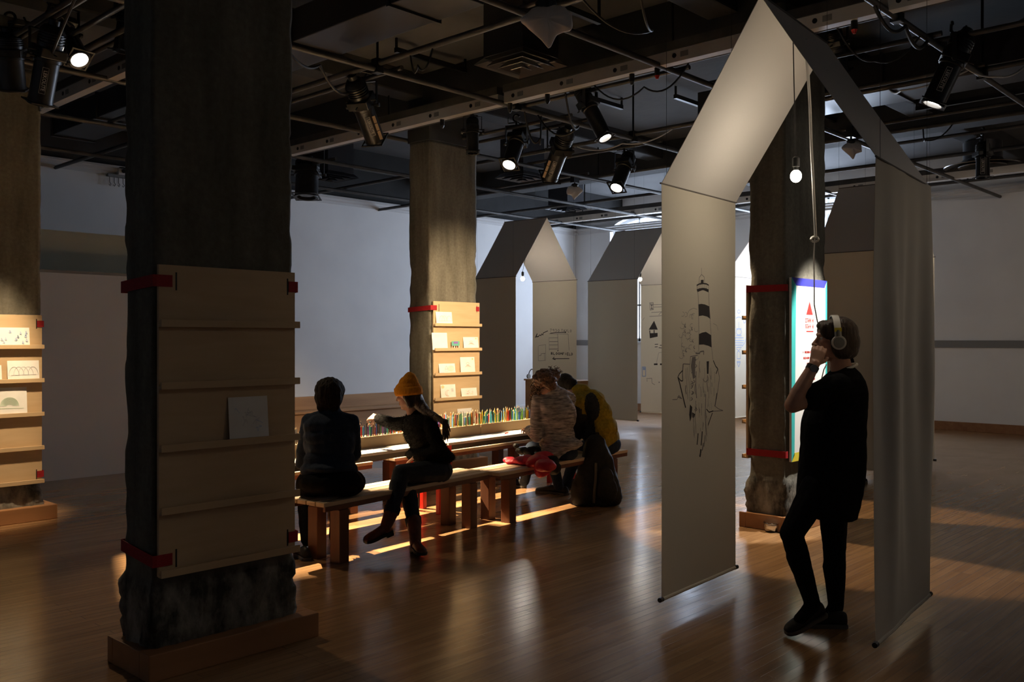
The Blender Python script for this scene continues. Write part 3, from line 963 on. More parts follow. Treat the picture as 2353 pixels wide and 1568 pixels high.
def fabric_house(label, a1, a2, b1, b2, zb, ze, zr, fold1=0.004, fold2=0.02, art=None, light_label=None, seed=0.0, bulb_at=None, bulb_w=9.0, rshift=0.0):
    """two hanging wall panels (a1-a2 and b1-b2, near to far ends) under a pitched fabric roof"""
    a1, a2, b1, b2 = [V((p[0], p[1], 0)) for p in (a1, a2, b1, b2)]
    t = thing('fabric_house', label, 'fabric house', (a1 + a2 + b1 + b2) / 4)
    r1 = (a1 + b1) / 2
    r2 = (a2 + b2) / 2
    res = {}
    mid = (a1 + a2 + b1 + b2) / 4
    for (nm, p, q, fold, key) in (('wall_panel', a1, a2, fold1, 'a'), ('wall_panel', b1, b2, fold2, 'b')):
        L_ = (q - p).length
        ax = (q - p) / L_
        nn = V((ax.y, -ax.x, 0))
        inn = nn if nn.dot(mid - p) > 0 else -nn
        def surf(s, z, off=0.0, p=p, ax=ax, inn=inn, fold=fold, L_=L_):
            k = max(0.0, min(1.0, (ze - z) / (ze - zb)))
            amp = fold * (0.15 + 0.85 * min(1.0, k * 2.2)) * (1 - 0.9 * (max(0, k - 0.45) / 0.55) ** 2)
            u = s / L_
            d = amp * (math.sin(u * 10 + 0.5 * math.sin(z * 1.1 + seed) + seed) * 0.5 + 0.7 * noise.noise(V((u * 4.2 + seed, z * 0.7, seed))) + 0.16 * math.sin(u * 27 + seed * 3 + 0.6 * math.sin(z * 0.9)))
            return p + ax * s + inn * (d + off) + UP * z
        NX, NZ = 44, 30
        g = [[surf(L_ * i / NX, zb + (ze - zb) * j / NZ) for i in range(NX + 1)] for j in range(NZ + 1)]
        mb = MB()
        m_ = NX + 1
        mb.add([p_ for row in g for p_ in row], [(j * m_ + i, j * m_ + i + 1, (j + 1) * m_ + i + 1, (j + 1) * m_ + i) for j in range(NZ) for i in range(NX)])
        me = evaluated(mb.mesh('wall_panel'), [('SOLIDIFY', dict(thickness=0.0016, offset=0))])
        me.materials.clear()
        panel = link('wall_panel', me, M['fab_wall'], t, smooth=True)
        # hem pocket with a weighting rod and its black end caps
        hem = [surf(L_ * i / 10, zb, 0) for i in range(11)]
        MB().tube([h_ + UP * 0.012 for h_ in hem], 0.011, 8).obj('hem', M['fab_wall'], panel, smooth=True)
        for (e, e2) in ((hem[0], hem[1]), (hem[-1], hem[-2])):
            d_ = (e - e2).normalized()
            MB().tube([e - d_ * 0.01 + UP * 0.012, e + d_ * 0.022 + UP * 0.012], 0.0135, 10).obj('end_cap', M['black_rubber'], t, smooth=True)
        res[key] = (surf, L_, inn, panel)
    for (p, q, k) in ((a1, a2, 1), (b1, b2, 2)):
        NR, NS = 12, 10
        e0, e1 = p + UP * ze, q + UP * ze
        s0, s1 = r1 + UP * zr, r2 + UP * zr
        vv, ff = [], []
        for j in range(NR + 1):
            for i in range(NS + 1):
                u, w = i / NS, j / NR
                pt_ = e0.lerp(e1, u).lerp(s0.lerp(s1, u), w)
                pt_ = pt_ - UP * 0.006 * math.sin(PI * w) * (1 + 0.5 * math.sin(u * 5 + seed))
                vv.append(pt_)
        for j in range(NR):
            for i in range(NS):
                ff.append((j * (NS + 1) + i, j * (NS + 1) + i + 1, (j + 1) * (NS + 1) + i + 1, (j + 1) * (NS + 1) + i))
        me = evaluated(MB().add(vv, ff).mesh('roof_panel'), [('SOLIDIFY', dict(thickness=0.003, offset=0))])
        me.materials.clear()
        link('roof_panel', me, M['fab_roof'], t, smooth=True)
        d_ = (e1 - e0).normalized()
        MB().tube([e0 - d_ * 0.012, e1 + d_ * 0.012], 0.005, 8).obj('eave_rod', M['fab_seam'], t, smooth=True)
    MB().tube([r1 + UP * (zr + 0.004), r2 + UP * (zr + 0.004)], 0.007, 8).obj('ridge_rod', M['fab_seam'], t, smooth=True)
    for (c, zz) in ((r1, zr), (r2, zr), (a1.lerp(a2, 0.06), ze), (a1.lerp(a2, 0.94), ze), (b1.lerp(b2, 0.06), ze), (b1.lerp(b2, 0.94), ze)):
        MB().tube([c + UP * zz, c + UP * ZC], 0.0012, 5).obj('hanging_wire', M['black'], t)
    # bulb on its flex
    bp = V(bulb_at) if bulb_at else mid + UP * (ze + 0.03)
    bt = thing('pendant_bulb', light_label, 'light bulb', bp)
    MB().ellipsoid(bp, (0.031, 0.031, 0.035), nu=20, nv=14).obj('glass_bulb', M['bulb'], bt, smooth='all')
    MB().tube([bp + UP * 0.028, bp + UP * 0.05, bp + UP * 0.052, bp + UP * 0.10, bp + UP * 0.112], [0.0135, 0.0135, 0.02, 0.02, 0.006], 14).obj('socket', M['black'], bt, smooth=True)
    # the flex runs up to the ridge rod, inside the roof
    rp_ = r1.lerp(r2, max(0.0, min(1.0, (bp - r1).dot((r2 - r1).normalized()) / (r2 - r1).length)))
    top = V((rp_.x, rp_.y, zr))
    MB().tube([bp + UP * 0.11, bp.lerp(top, 0.55) + UP * 0.04 + V((0.004, 0.003, 0)), top], 0.0032, 6).obj('flex', M['black'], bt, smooth=True)
    ld = bpy.data.lights.new('bulb_light', 'POINT')
    ld.energy = bulb_w
    ld.color = (1.0, 0.87, 0.71)
    ld.shadow_soft_size = 0.036
    lo = bpy.data.objects.new('bulb_light', ld)
    COL.objects.link(lo)
    lo.parent = bt
    return t, res

FH_A1, FH_A2 = P(1520, 780, 5.136), P(1690, 780, 5.86)
FH_B1, FH_B2 = P(2014, 780, 4.38), P(2136, 780, 5.24)
front, fr = fabric_house('large fabric house in front with a lighthouse drawn on its wall, a woman inside', FH_A1, FH_A2, FH_B1, FH_B2, 0.085, 2.42, 3.33,
                         0.006, 0.042, light_label='glowing bare bulb inside the large front fabric house', seed=1.3, bulb_at=P(1829, 405, 5.1), bulb_w=24)

# lighthouse drawn on the inner face of the left wall panel
def lighthouse():
    surf, L_, inn, panel = fr['a']
    p0 = V((FH_A1.x, FH_A1.y, 0))
    ax = (V((FH_A2.x, FH_A2.y, 0)) - p0).normalized()
    def q(cx, cy):
        w = PP(1530 + cx * 170 / 579, 610 + cy * 170 / 579, p0, inn)
        return ((w - p0).dot(ax), w.z)
    Q = lambda *pts: [q(*p) for p in pts]
    d, m_, l = MB(), MB(), MB()
    f = surf
    # lantern, gallery and tower
    ink_line(m_, f, Q((277, 20), (277, 75)), 0.003)
    ink_line(m_, f, Q((258, 140), (260, 95), (277, 72), (297, 92), (300, 140)), 0.004)
    ink_fill(d, f, Q((272, 115), (292, 113), (292, 142), (272, 142)))
    ink_line(d, f, Q((240, 158), (258, 147), (285, 142), (315, 146), (331, 157)), 0.008)
    for k in range(7): ink_line(m_, f, Q((243 + 14.5 * k, 157 - 9 * math.sin(PI * k / 6)), (244 + 14.2 * k, 190 - 9 * math.sin(PI * k / 6))), 0.004)
    ink_fill(d, f, Q((240, 188), (262, 180), (287, 176), (312, 180), (331, 190), (329, 212), (312, 200), (287, 195), (262, 199), (246, 210)))
    ink_line(m_, f, Q((249, 205), (254, 300), (257, 520), (256, 690)), 0.004)
    ink_line(m_, f, Q((329, 205), (338, 400), (347, 520), (352, 640), (362, 740)), 0.004)
    ink_fill(d, f, Q((252, 306), (275, 302), (300, 306), (336, 322), (343, 420), (318, 402), (285, 393), (255, 398)))
    ink_fill(d, f, Q((257, 538), (280, 527), (308, 521), (350, 548), (352, 643), (325, 630), (290, 620), (256, 622)))
    # crags
    ink_line(d, f, Q((140, 772), (134, 850), (137, 905), (122, 905), (97, 875), (110, 850), (135, 825)), 0.007)
    ink_line(d, f, Q((97, 875), (112, 920), (128, 985), (150, 1080), (158, 1115)), 0.010)
    ink_line(m_, f, Q((140, 772), (190, 775), (192, 715), (245, 705)), 0.005)
    ink_fill(d, f, Q((312, 752), (330, 750), (326, 850), (314, 850)))
    ink_fill(m_, f, Q((205, 720), (232, 715), (226, 880), (212, 890), (196, 790)))
    ink_line(d, f, Q((365, 745), (385, 790), (402, 810), (388, 850)), 0.008)
    ink_line(m_, f, Q((402, 810), (415, 880), (405, 960), (392, 1040), (380, 1100)), 0.006)
    ink_line(d, f, Q((395, 1000), (386, 1060), (378, 1105)), 0.009)
    ink_line(d, f, Q((310, 1125), (330, 1150), (365, 1140)), 0.007)
    ink_line(d, f, Q((358, 1155), (340, 1200), (322, 1255)), 0.008)
    ink_fill(d, f, Q((190, 1090), (206, 1110), (200, 1190), (190, 1225), (184, 1170)))
    ink_fill(d, f, Q((205, 1150), (228, 1165), (222, 1190), (208, 1195)))
    for (x, y0_, y1_, w_) in ((236, 830, 1040, 7), (228, 930, 1010, 5), (262, 750, 840, 4), (305, 1010, 1330, 6), (232, 1060, 1320, 4), (160, 940, 1010, 7), (318, 860, 990, 6),
                              (185, 780, 1000, 3), (344, 800, 1010, 3), (170, 800, 1050, 3), (290, 880, 1000, 2.5), (218, 1180, 1350, 3), (313, 1180, 1340, 3)):
        ink_line(m_, f, Q((x, y0_), (x - 4, (y0_ + y1_) / 2), (x + 3, y1_)), w_ / 1000)
    for (x, y0_, y1_, w_) in ((247, 1315, 1405, 10), (277, 1300, 1410, 10), (268, 1440, 1500, 16), (285, 1390, 1450, 7), (297, 1330, 1420, 5)):
        ink_line(d, f, Q((x + 3, y0_), (x, (y0_ + y1_) / 2), (x - 5, y1_)), w_ / 1000)
    ink_line(m_, f, Q((50, 1052), (90, 1050), (105, 1020), (130, 1045), (95, 1030)), 0.004)
    ink_line(m_, f, Q((375, 1100), (410, 1125), (445, 1138), (365, 1142)), 0.004)
    ink_line(m_, f, Q((285, 890), (300, 915), (325, 895), (322, 870)), 0.004)
    ink_line(m_, f, Q((232, 690), (262, 690), (266, 676), (292, 672), (290, 700)), 0.008)
    # foliage behind the tower: loose scribbles
    rr = random.Random(11)
    for k in range(26):
        x, y = rr.uniform(120, 240), rr.uniform(360, 720)
        a = rr.uniform(0, 6)
        pts = [(x + 14 * math.cos(a + i * 0.7) * (1 + 0.3 * i / 6), y + 18 * math.sin(a + i * 0.7)) for i in range(6)]
        ink_line(l, f, Q(*pts), 0.003)
    for k in range(8):
        x, y = rr.uniform(135, 225), rr.uniform(380, 690)
        ink_line(m_, f, Q((x, y), (x - 6, y + 16), (x + 4, y + 24)), 0.005)
    ink_line(l, f, Q((165, 385), (185, 350), (215, 335), (243, 345)), 0.003)
    ink_line(l, f, Q((365, 455), (395, 470), (405, 510)), 0.003)
    ink_line(l, f, Q((150, 480), (128, 560), (125, 640), (145, 720)), 0.003)
    for k in range(60):
        x, y = rr.uniform(140, 400), rr.uniform(790, 1300)
        ln = rr.uniform(20, 90)
        if abs(x - 270) > 140 - (y - 790) * 0.2: continue
        ink_line(l if k % 3 else m_, f, Q((x, y), (x + rr.uniform(-4, 4), y + ln)), rr.uniform(0.002, 0.005))
    for k in range(14):
        x = rr.uniform(195, 235); y = rr.uniform(720, 1150)
        ink_line(m_, f, Q((x, y), (x + 10, y + 12), (x - 4, y + 26)), 0.005)
    d.obj('lighthouse_drawing', M['ink'], panel)
    m_.obj('lighthouse_drawing', M['ink_soft'], panel)
    l.obj('lighthouse_drawing', M['ink_faint'], panel)
lighthouse()

def turned(px, d, Lh, Wh, rot=0.0):
    """corner points of a house whose gable opens to the right of the view"""
    b = P(px, 780, d)
    c, s = math.cos(rot), math.sin(rot)
    ax = V((-s, c, 0)); wd = V((c, s, 0))
    return b, b + ax * Lh, b + wd * Wh, b + wd * Wh + ax * Lh

a1, a2, b1, b2 = turned(1185, 13.6, 0.86, 1.40, 0.0)
b1 = P(1325, 780, 14.4); b2 = P(1224, 780, 14.95)
mA = a1.lerp(a2, 0.5).lerp(b1.lerp(b2, 0.5), 0.5)
h1, r1_ = fabric_house('fabric house with handwritten street names, beyond the drawing table', a1, a2, b1, b2, 0.10, 2.48, 3.40, 0.004, 0.006,
                       light_label='small glowing bulb in the fabric house beyond the table', seed=2.1, bulb_at=P(1201, 641, 14.0), bulb_w=34)
def street_map():
    surf, L_, inn, panel = r1_['b']
    p0 = V((b1.x, b1.y, 0)); ax = (V((b2.x, b2.y, 0)) - p0).normalized()
    def q(cx, cy):
        w = PP(1210 + cx * 120 / 1882, 740 + cy * 120 / 1882, p0, inn)
        return ((w - p0).dot(ax), w.z)
    Q = lambda *pts: [q(*p) for p in pts]
    d, l = MB(), MB()
    f = surf
    lt = {'7': [[(0, 0), (1, 0), (.35, 2)]], '9': [[(1, .7), (.3, .9), (.1, .4), (.6, 0), (1, .4), (.9, 2)]], '3': [[(0, .1), (.8, .1), (.5, .8), (.9, 1.4), (.2, 2)]],
          '0': [[(.5, 0), (0, 1), (.5, 1.9), (1, 1), (.5, 0)]], 'T': [[(0, 0), (1, 0)], [(.5, 0), (.5, 2)]], 'A': [[(0, 2), (.5, 0), (1, 2)], [(.2, 1.3), (.8, 1.3)]],
          'Y': [[(0, 0), (.5, .9), (1, 0)], [(.5, .9), (.4, 2)]], 'L': [[(0, 0), (0, 2), (.9, 2)]], 'O': [[(.5, 0), (0, 1), (.5, 2), (1, 1), (.5, 0)]],
          'R': [[(0, 2), (0, 0), (.9, .4), (0, 1), (.9, 2)]], 'B': [[(0, 2), (0, 0), (.8, .5), (0, 1), (.9, 1.5), (0, 2)]], 'M': [[(0, 2), (.1, 0), (.5, 1.2), (.9, 0), (1, 2)]],
          'F': [[(.9, 0), (0, 0), (0, 2)], [(0, .9), (.7, .9)]], 'I': [[(.4, 0), (.4, 2)]], 'E': [[(.9, 0), (0, 0), (0, 2), (.9, 2)], [(0, 1), (.7, 1)]], 'D': [[(0, 0), (0, 2), (.9, 1.2), (.6, .2), (0, 0)]]}
    def write(s, x, y, w, h, gap, mb, lw):
        for i, ch in enumerate(s):
            for st in lt.get(ch, []):
                ink_line(mb, f, Q(*[(x + i * gap + u * w, y + i * 3 + v * h) for (u, v) in st]), lw)
    write('7930', 845, 255, 62, 50, 92, l, 0.007)
    write('TAYLO', 1245, 268, 58, 48, 80, l, 0.007)
    ink_line(d, f, Q((860, 408), (1050, 385), (1420, 378)), 0.011)
    ink_line(d, f, Q((1370, 340), (1420, 378), (1380, 400)), 0.009)
    ink_line(d, f, Q((310, 575), (380, 420), (345, 545), (430, 520), (470, 470), (520, 500), (540, 430), (590, 480), (600, 400), (770, 325)), 0.012)
    ink_line(d, f, Q((345, 545), (440, 520)), 0.016)
    ink_line(l, f, Q((810, 430), (1500, 440), (1530, 1030)), 0.006)
    ink_line(l, f, Q((1120, 430), (1140, 1045)), 0.007)
    for (y, w_) in ((580, 6), (715, 8), (835, 7), (985, 9)):
        ink_line(l, f, Q((815, y), (1125, y - 5)), w_ / 1000)
    ink_line(l, f, Q((815, 560), (825, 1050)), 0.004)
    ink_line(d, f, Q((1100, 1045), (1150, 1045)), 0.009)
    write('BLOOMFIELD', 895, 1095, 62, 42, 80, d, 0.009)
    ink_line(d, f, Q((1540, 1325), (945, 1330)), 0.012)
    ink_line(d, f, Q((1010, 1265), (945, 1330), (1050, 1365)), 0.011)
    ink_line(l, f, Q((430, 860), (690, 820), (690, 1390), (420, 1410), (415, 870)), 0.005)
    ink_line(l, f, Q((440, 1220), (520, 1210), (520, 1150), (680, 1130)), 0.007)
    ink_line(l, f, Q((640, 1140), (650, 1390)), 0.006)
    d.obj('street_drawing', M['ink'], panel)
    l.obj('street_drawing', M['ink_soft'], panel)
street_map()

c1, c2, e1, e2 = turned(1465, 14.9, 1.02, 1.55, 0.0)
h2, r2_ = fabric_house('pale fabric house in front of the arched window, small drawings inside', c1, c2, e1, e2, 0.22, 2.53, 3.43, 0.004, 0.006,
                       light_label='tiny glowing bulb at the edge of the fabric house by the window', seed=3.7, bulb_at=P(1471, 642, 15.6), bulb_w=28)
def small_drawings():
    surf, L_, inn, panel = r2_['b']
    p0 = V((e1.x, e1.y, 0)); ax = (V((e2.x, e2.y, 0)) - p0).normalized()
    def q(cx, cy):
        w = PP(1460 + cx * 280 / 1568, 640 + cy * 280 / 1568, p0, inn)
        return ((w - p0).dot(ax), w.z)
    Q = lambda *pts: [q(*p) for p in pts]
    f = surf
    d, l, b = MB(), MB(), MB()
    ink_fill(d, f, Q((172, 660), (240, 545), (288, 660)))
    ink_fill(d, f, Q((178, 670), (190, 670), (195, 770), (186, 772)))
    ink_fill(d, f, Q((186, 706), (286, 702), (286, 750), (190, 770)))
    ink_fill(d, f, Q((234, 665), (246, 665), (246, 705), (234, 705)))
    for r_ in (((180, 315), (230, 310), (235, 400), (190, 410), (185, 320)), ((230, 340), (340, 335)), ((235, 370), (340, 365)), ((205, 440), (340, 430), (300, 470)), ((180, 490), (345, 480))):
        ink_line(l, f, Q(*r_), 0.008)
    for k in range(8): ink_line(l, f, Q((185 + k * 7, 320), (230 - k * 5, 400)), 0.005)
    ink_line(d, f, Q((238, 1107), (285, 1105)), 0.03)
    ink_line(d, f, Q((318, 1107), (352, 1105)), 0.03)
    for r_ in (((248, 850), (292, 847)), ((315, 862), (350, 862)), ((248, 884), (286, 880)), ((300, 893), (350, 897))):
        ink_line(d, f, Q(*r_), 0.012)
    ink_line(l, f, Q((270, 1090), (300, 960), (345, 950)), 0.005)
    ink_line(b, f, Q((88, 1140), (130, 1140), (132, 1260), (90, 1260), (88, 1140)), 0.014)
    ink_fill(b, f, Q((95, 1145), (125, 1148), (128, 1180), (98, 1182)))
    ink_line(l, f, Q((140, 1290), (210, 1285), (215, 1350), (250, 1370)), 0.008)
    ink_line(l, f, Q((150, 1300), (150, 1330)), 0.008)
    ink_line(l, f, Q((300, 1335), (312, 1340)), 0.02)
    ink_line(l, f, Q((95, 540), (115, 505)), 0.006)
    d.obj('small_drawings', M['ink'], panel)
    l.obj('small_drawings', M['ink_soft'], panel)
    b.obj('small_drawings', M['ink_blue'], panel)
small_drawings()

g1 = P(2050, 780, 10.0)
g2 = g1 + V((0, 1, 0)) * 0.88
k1 = P(2147, 780, 10.95); k2 = k1 + V((0, 1, 0)) * 0.88
h3, r3_ = fabric_house('shaded fabric house behind the standing woman, near the right wall', g1, g2, k1, k2, 0.10, 2.53, 3.36, 0.005, 0.006,
                       light_label='glowing bulb hidden inside the shaded fabric house at the right', seed=4.4, bulb_w=34)

m1 = P(1667, 780, 16.35); m2 = m1 + V((1, 0, 0)) * 0.95
n1 = m1 + V((0.02, -1.3, 0)); n2 = n1 + V((1, 0, 0)) * 0.95
h4, r4_ = fabric_house('farthest fabric house, glimpsed between the lighthouse wall and the sign pillar', m1, m2, n1, n2, 0.12, 2.68, 3.5, 0.004, 0.006,
                       light_label='glowing bulb inside the farthest fabric house', seed=5.2, bulb_w=34)
def ornament():
    surf, L_, inn, panel = r4_['a']
    p0 = V((m1.x, m1.y, 0)); ax = V((1, 0, 0))
    def q(cx, cy):
        w = PP(1460 + cx * 280 / 1568, 640 + cy * 280 / 1568, p0, inn)
        return ((w - p0).dot(ax), w.z)
    Q = lambda *pts: [q(*p) for p in pts]
    f = surf
    b = MB()
    circ = lambda cx, cy, rx, ry, a0=0, a1=2 * PI: ink_line(b, f, Q(*[(cx + rx * math.cos(a0 + (a1 - a0) * i / 14), cy + ry * math.sin(a0 + (a1 - a0) * i / 14)) for i in range(15)]), 0.012)
    circ(1331, 428, 17, 22); circ(1331, 520, 36, 22, PI, 2 * PI); circ(1403, 535, 14, 42); circ(1331, 690, 34, 40)
    for (y, w_) in ((650, 32), (735, 34), (765, 60), (800, 66), (830, 60), (860, 46), (888, 34)):
        ink_line(b, f, Q((1331 - w_, y), (1331 + w_, y)), 0.014)
    ink_line(b, f, Q((1331, 560), (1331, 650)), 0.01)
    ink_line(b, f, Q((1300, 905), (1350, 955), (1352, 1035), (1308, 1035), (1308, 955), (1352, 905)), 0.012)
    ink_line(b, f, Q((1305, 1070), (1350, 1070), (1345, 1100), (1328, 1140), (1312, 1100), (1305, 1070)), 0.014)
    ink_line(b, f, Q((1310, 1085), (1348, 1085)), 0.014)
    ink_line(b, f, Q((1425, 640), (1432, 740), (1408, 830), (1370, 880)), 0.012)
    b.obj('ornament_drawing', M['ink_blue'], panel)
ornament()
# ------------------------------------------------------------------ drawing tables and benches
def frame2(p, ang):
    return Matrix.Translation(V((p[0], p[1], 0))) @ Matrix.Rotation(ang, 4, 'Z')

def bench(p0, ang, L_, label, W=0.36, H=0.445):
    """p0: near left corner of the top"""
    t = thing('bench', label, 'bench', (p0[0], p0[1], 0), 'benches along the drawing table', ang)
    nsl = 4
    g = 0.012
    w = (W - g * (nsl - 1)) / nsl
    for k in range(nsl):
        MB().box(0, k * (w + g), H - 0.028, L_, k * (w + g) + w, H).obj('slat', M['bench_top'], t, bevel=0.003, world=False)
    for x in (0.16, L_ - 0.25):
        MB().box(x, 0.03, H - 0.075, x + 0.09, W - 0.03, H - 0.028).obj('crosspiece', M['bench_leg'], t, bevel=0.003, world=False)
        for y in (0.02, W - 0.115):
            MB().box(x, y, 0, x + 0.09, y + 0.095, H - 0.075).obj('leg', M['bench_leg'], t, bevel=0.004, world=False)
    for y in (0.0, W - 0.022):
        MB().box(0.01, y, H - 0.062, L_ - 0.01, y + 0.022, H - 0.028).obj('rail', M['bench_leg'], t, bevel=0.002, world=False)
    return t
A0 = math.radians(7.2)
bench((3.665, 5.145), A0, 1.86, 'left bench of the near row, two women sit on it')
bench((5.485, 5.255), math.radians(5.0), 2.05, 'right bench of the near row, with the red jacket on it')
TA = math.radians(4.3)
bench((3.25, 6.44), TA, 1.98, 'left bench on the far side of the table')
bench((5.50, 6.61), TA, 2.05, 'right bench on the far side of the table')

T0 = V((4.53, 5.90, 0))
TD = V((math.cos(TA), math.sin(TA), 0)); TN = V((-math.sin(TA), math.cos(TA), 0))
TZ = 0.63
def TP(s, n, z): return T0 + TD * s + TN * n + UP * z
def table(s0, s1, label):
    o = TP(s0, 0, 0)
    t = thing('drawing_table', label, 'table', o, 'drawing tables', TA)
    L_, W = s1 - s0, 0.56
    MB().box(0, 0, TZ - 0.024, L_, W, TZ).obj('tabletop', M['table_top'], t, bevel=0.003, world=False)
    mb = MB()
    for y in (0.05, W - 0.07): mb.box(0.04, y, TZ - 0.075, L_ - 0.04, y + 0.02, TZ - 0.024)
    for x in (0.04, L_ - 0.06): mb.box(x, 0.05, TZ - 0.075, x + 0.02, W - 0.05, TZ - 0.024)
    mb.obj('apron', M['apron'], t, world=False)
    for x in (0.025, L_ - 0.07):
        for y in (0.03, 0.34):
            MB().box(x, y, 0, x + 0.045, y + 0.045, TZ - 0.024).obj('leg', M['red_paint'], t, bevel=0.004, world=False)
    return t
table(-1.0, 1.045, 'left drawing table, between the two left benches')
table(1.065, 3.11, 'right drawing table, between the two right benches')

trays = []
TW = 0.84
for i, lab in enumerate(('wooden pencil tray nearest the left end of the tables', 'wooden pencil tray in front of the woman with the orange hat', 'wooden pencil tray in the middle of the right table', 'wooden pencil tray beside the curly-haired person')):
    s0 = -0.78 + i * (TW + 0.006) + (0.03 if i > 1 else 0)
    t = thing('pencil_tray', lab, 'tray', TP(s0, 0.245, TZ), 'pencil trays on the tables', TA)
    MB().box(0, 0, 0, TW, 0.02, 0.098).obj('front_board', M['pine'], t, bevel=0.002, world=False)
    MB().box(0, 0.095, 0, TW, 0.115, 0.098).obj('back_board', M['pine'], t, bevel=0.002, world=False)
    MB().box(0, 0.02, 0.06, TW, 0.095, 0.094).obj('rack', M['pine'], t, world=False)
    for x in (0.0, TW - 0.015): MB().box(x, 0.02, 0, x + 0.015, 0.095, 0.06).obj('end_block', M['pine'], t, world=False)
    trays.append(s0)

# coloured pencils, one object each
PC = {'red': (0.55, 0.02, 0.02), 'orange': (0.75, 0.22, 0.02), 'yellow': (0.75, 0.55, 0.04), 'dark green': (0.02, 0.12, 0.05), 'light green': (0.14, 0.35, 0.06), 'teal': (0.02, 0.28, 0.30),
      'blue': (0.03, 0.10, 0.38), 'dark blue': (0.015, 0.03, 0.12), 'violet': (0.14, 0.03, 0.20), 'brown': (0.16, 0.06, 0.02), 'black': (0.012, 0.012, 0.012), 'wine red': (0.22, 0.01, 0.03),
      'peach': (0.75, 0.38, 0.22), 'white': (0.72, 0.70, 0.64), 'grey': (0.2, 0.2, 0.2), 'sky blue': (0.12, 0.34, 0.60)}
pm = {}
for k, c in PC.items():
    me = MB()
    R = 0.0052
    me.lathe([(R, 0), (R, 0.141)], n=6, mi=0)
    me.lathe([(R, 0.141), (R * 0.35, 0.156)], n=6, mi=1)
    me.lathe([(R * 0.35, 0.156), (0.0004, 0.163)], n=6, mi=0)
    m3 = me.mesh('coloured_pencil')
    for m_ in (mat(k.replace(' ', '_') + '_lacquer', c, 0.35), M['lead']): m3.materials.append(m_)
    pm[k] = m3
rn = random.Random(21)
names = list(PC)
dark = ['dark green', 'dark blue', 'wine red', 'black', 'brown', 'blue', 'teal', 'red', 'violet', 'grey']
bright = ['red', 'orange', 'yellow', 'peach', 'white', 'light green', 'yellow', 'brown', 'wine red', 'sky blue', 'dark green', 'dark blue', 'teal', 'black', 'dark green', 'white', 'blue', 'grey', 'orange', 'sky blue']
def put_pencil(s, n, z, k, h=1.0, lean=(0, 0)):
    o = bpy.data.objects.new('coloured_pencil', pm[k])
    COL.objects.link(o)
    o.location = TP(s, n, z)
    o.rotation_euler = (lean[0], lean[1], rn.random() * 6)
    o.scale = (1, 1, h)
    tag(o, k + ' pencil standing point-up in the wooden trays on the drawing tables', 'pencil', k + ' pencils in the trays')
for i, s0 in enumerate(trays):
    x = 0.012
    while x < TW - 0.012:
        pal = dark if (i == 1 and x < 0.55) or i == 0 and x > 0.2 else bright
        if rn.random() < 0.93:
            put_pencil(s0 + x, 0.245 + 0.044, TZ + 0.072, rn.choice(pal), rn.uniform(0.68, 1.06), (rn.uniform(-.05, .05), rn.uniform(-.05, .05)))
        if rn.random() < 0.62:
            put_pencil(s0 + x + 0.008, 0.245 + 0.074, TZ + 0.072, rn.choice(pal), rn.uniform(0.72, 1.08), (rn.uniform(-.05, .05), rn.uniform(-.05, .05)))
        x += rn.uniform(0.0165, 0.0205)

def sheet(s, n, w, h, rot, label):
    Mx = Matrix.Translation(TP(s, n, TZ + 0.001)) @ Matrix.Rotation(TA + rot, 4, 'Z')
    mb = MB()
    k = 6
    vv = [Mx @ V((w * i / k, h * j / k, 0.003 * max(0, (i / k - 0.7)) * (j / k) + dz)) for dz in (0, 0.0006) for j in range(k + 1) for i in range(k + 1)]
    m_ = k + 1
    ff = [(L_ + j * m_ + i, L_ + j * m_ + i + 1, L_ + (j + 1) * m_ + i + 1, L_ + (j + 1) * m_ + i) for L_ in (0, m_ * m_) for j in range(k) for i in range(k)]
    mb.add(vv, ff)
    return tag(mb.obj('paper_sheet', M['paper']), label, 'paper', 'paper sheets on the tables')
sheet(0.02, 0.03, 0.297, 0.21, 0.06, 'white sheet on the left table in front of the woman in denim')
sheet(0.50, 0.02, 0.297, 0.21, -0.04, 'white sheet on the left table in front of the orange hat')
sheet(1.55, 0.03, 0.297, 0.20, 0.05, 'white sheet on the right table, between the orange hat and grey sweater')
sheet(2.0, 0.025, 0.297, 0.21, -0.03, 'white sheet under the hand of the curly-haired person')
o = bpy.data.objects.new('coloured_pencil', pm['red'])
COL.objects.link(o)
o.location = TP(1.93, 0.06, TZ + 0.009)
o.rotation_euler = (0, PI / 2, TA + 0.5)
tag(o, 'red pencil lying flat on the table left of the grey sweater', 'pencil')

# wooden pedestal with headphones beyond the first fabric house, chrome dish on the floor
pdm = PZ(1207, 945, 0.0)
def pedestal():
    c = P(1270, 780, 15.9)
    ax, nn = V((0, 1, 0)), V((1, 0, 0))
    t = thing('wooden_pedestal', 'wooden pedestal partly hidden behind the handwritten fabric wall', 'pedestal', (c.x, c.y, 0))
    MB().box(c.x - 0.02, c.y - 0.62, 0, c.x + 0.38, c.y + 0.62, 0.82).obj('body', M['wainscot'], t, bevel=0.004)
    MB().box(c.x - 0.04, c.y - 0.64, 0.82, c.x + 0.40, c.y + 0.64, 0.85).obj('top', M['wainscot'], t, bevel=0.004)
    hc = V((c.x + 0.05, c.y + 0.52, 0.85))
    h = thing('headphones', 'headphones lying on the wooden pedestal', 'headphones', hc)
    MB().tube([hc + V((0, 0.085 * math.cos(PI * k / 14), 0.03 + 0.14 * math.sin(PI * k / 14))) for k in range(15)], 0.008, 8).obj('headband', M['black'], h, smooth=True)
    for s in (-1, 1):
        MB().tube([hc + V((0, s * 0.07, 0.042)), hc + V((0, s * 0.10, 0.042))], 0.04, 16).obj('ear_cup', M['grey_plastic'], h, smooth=True)
pedestal()
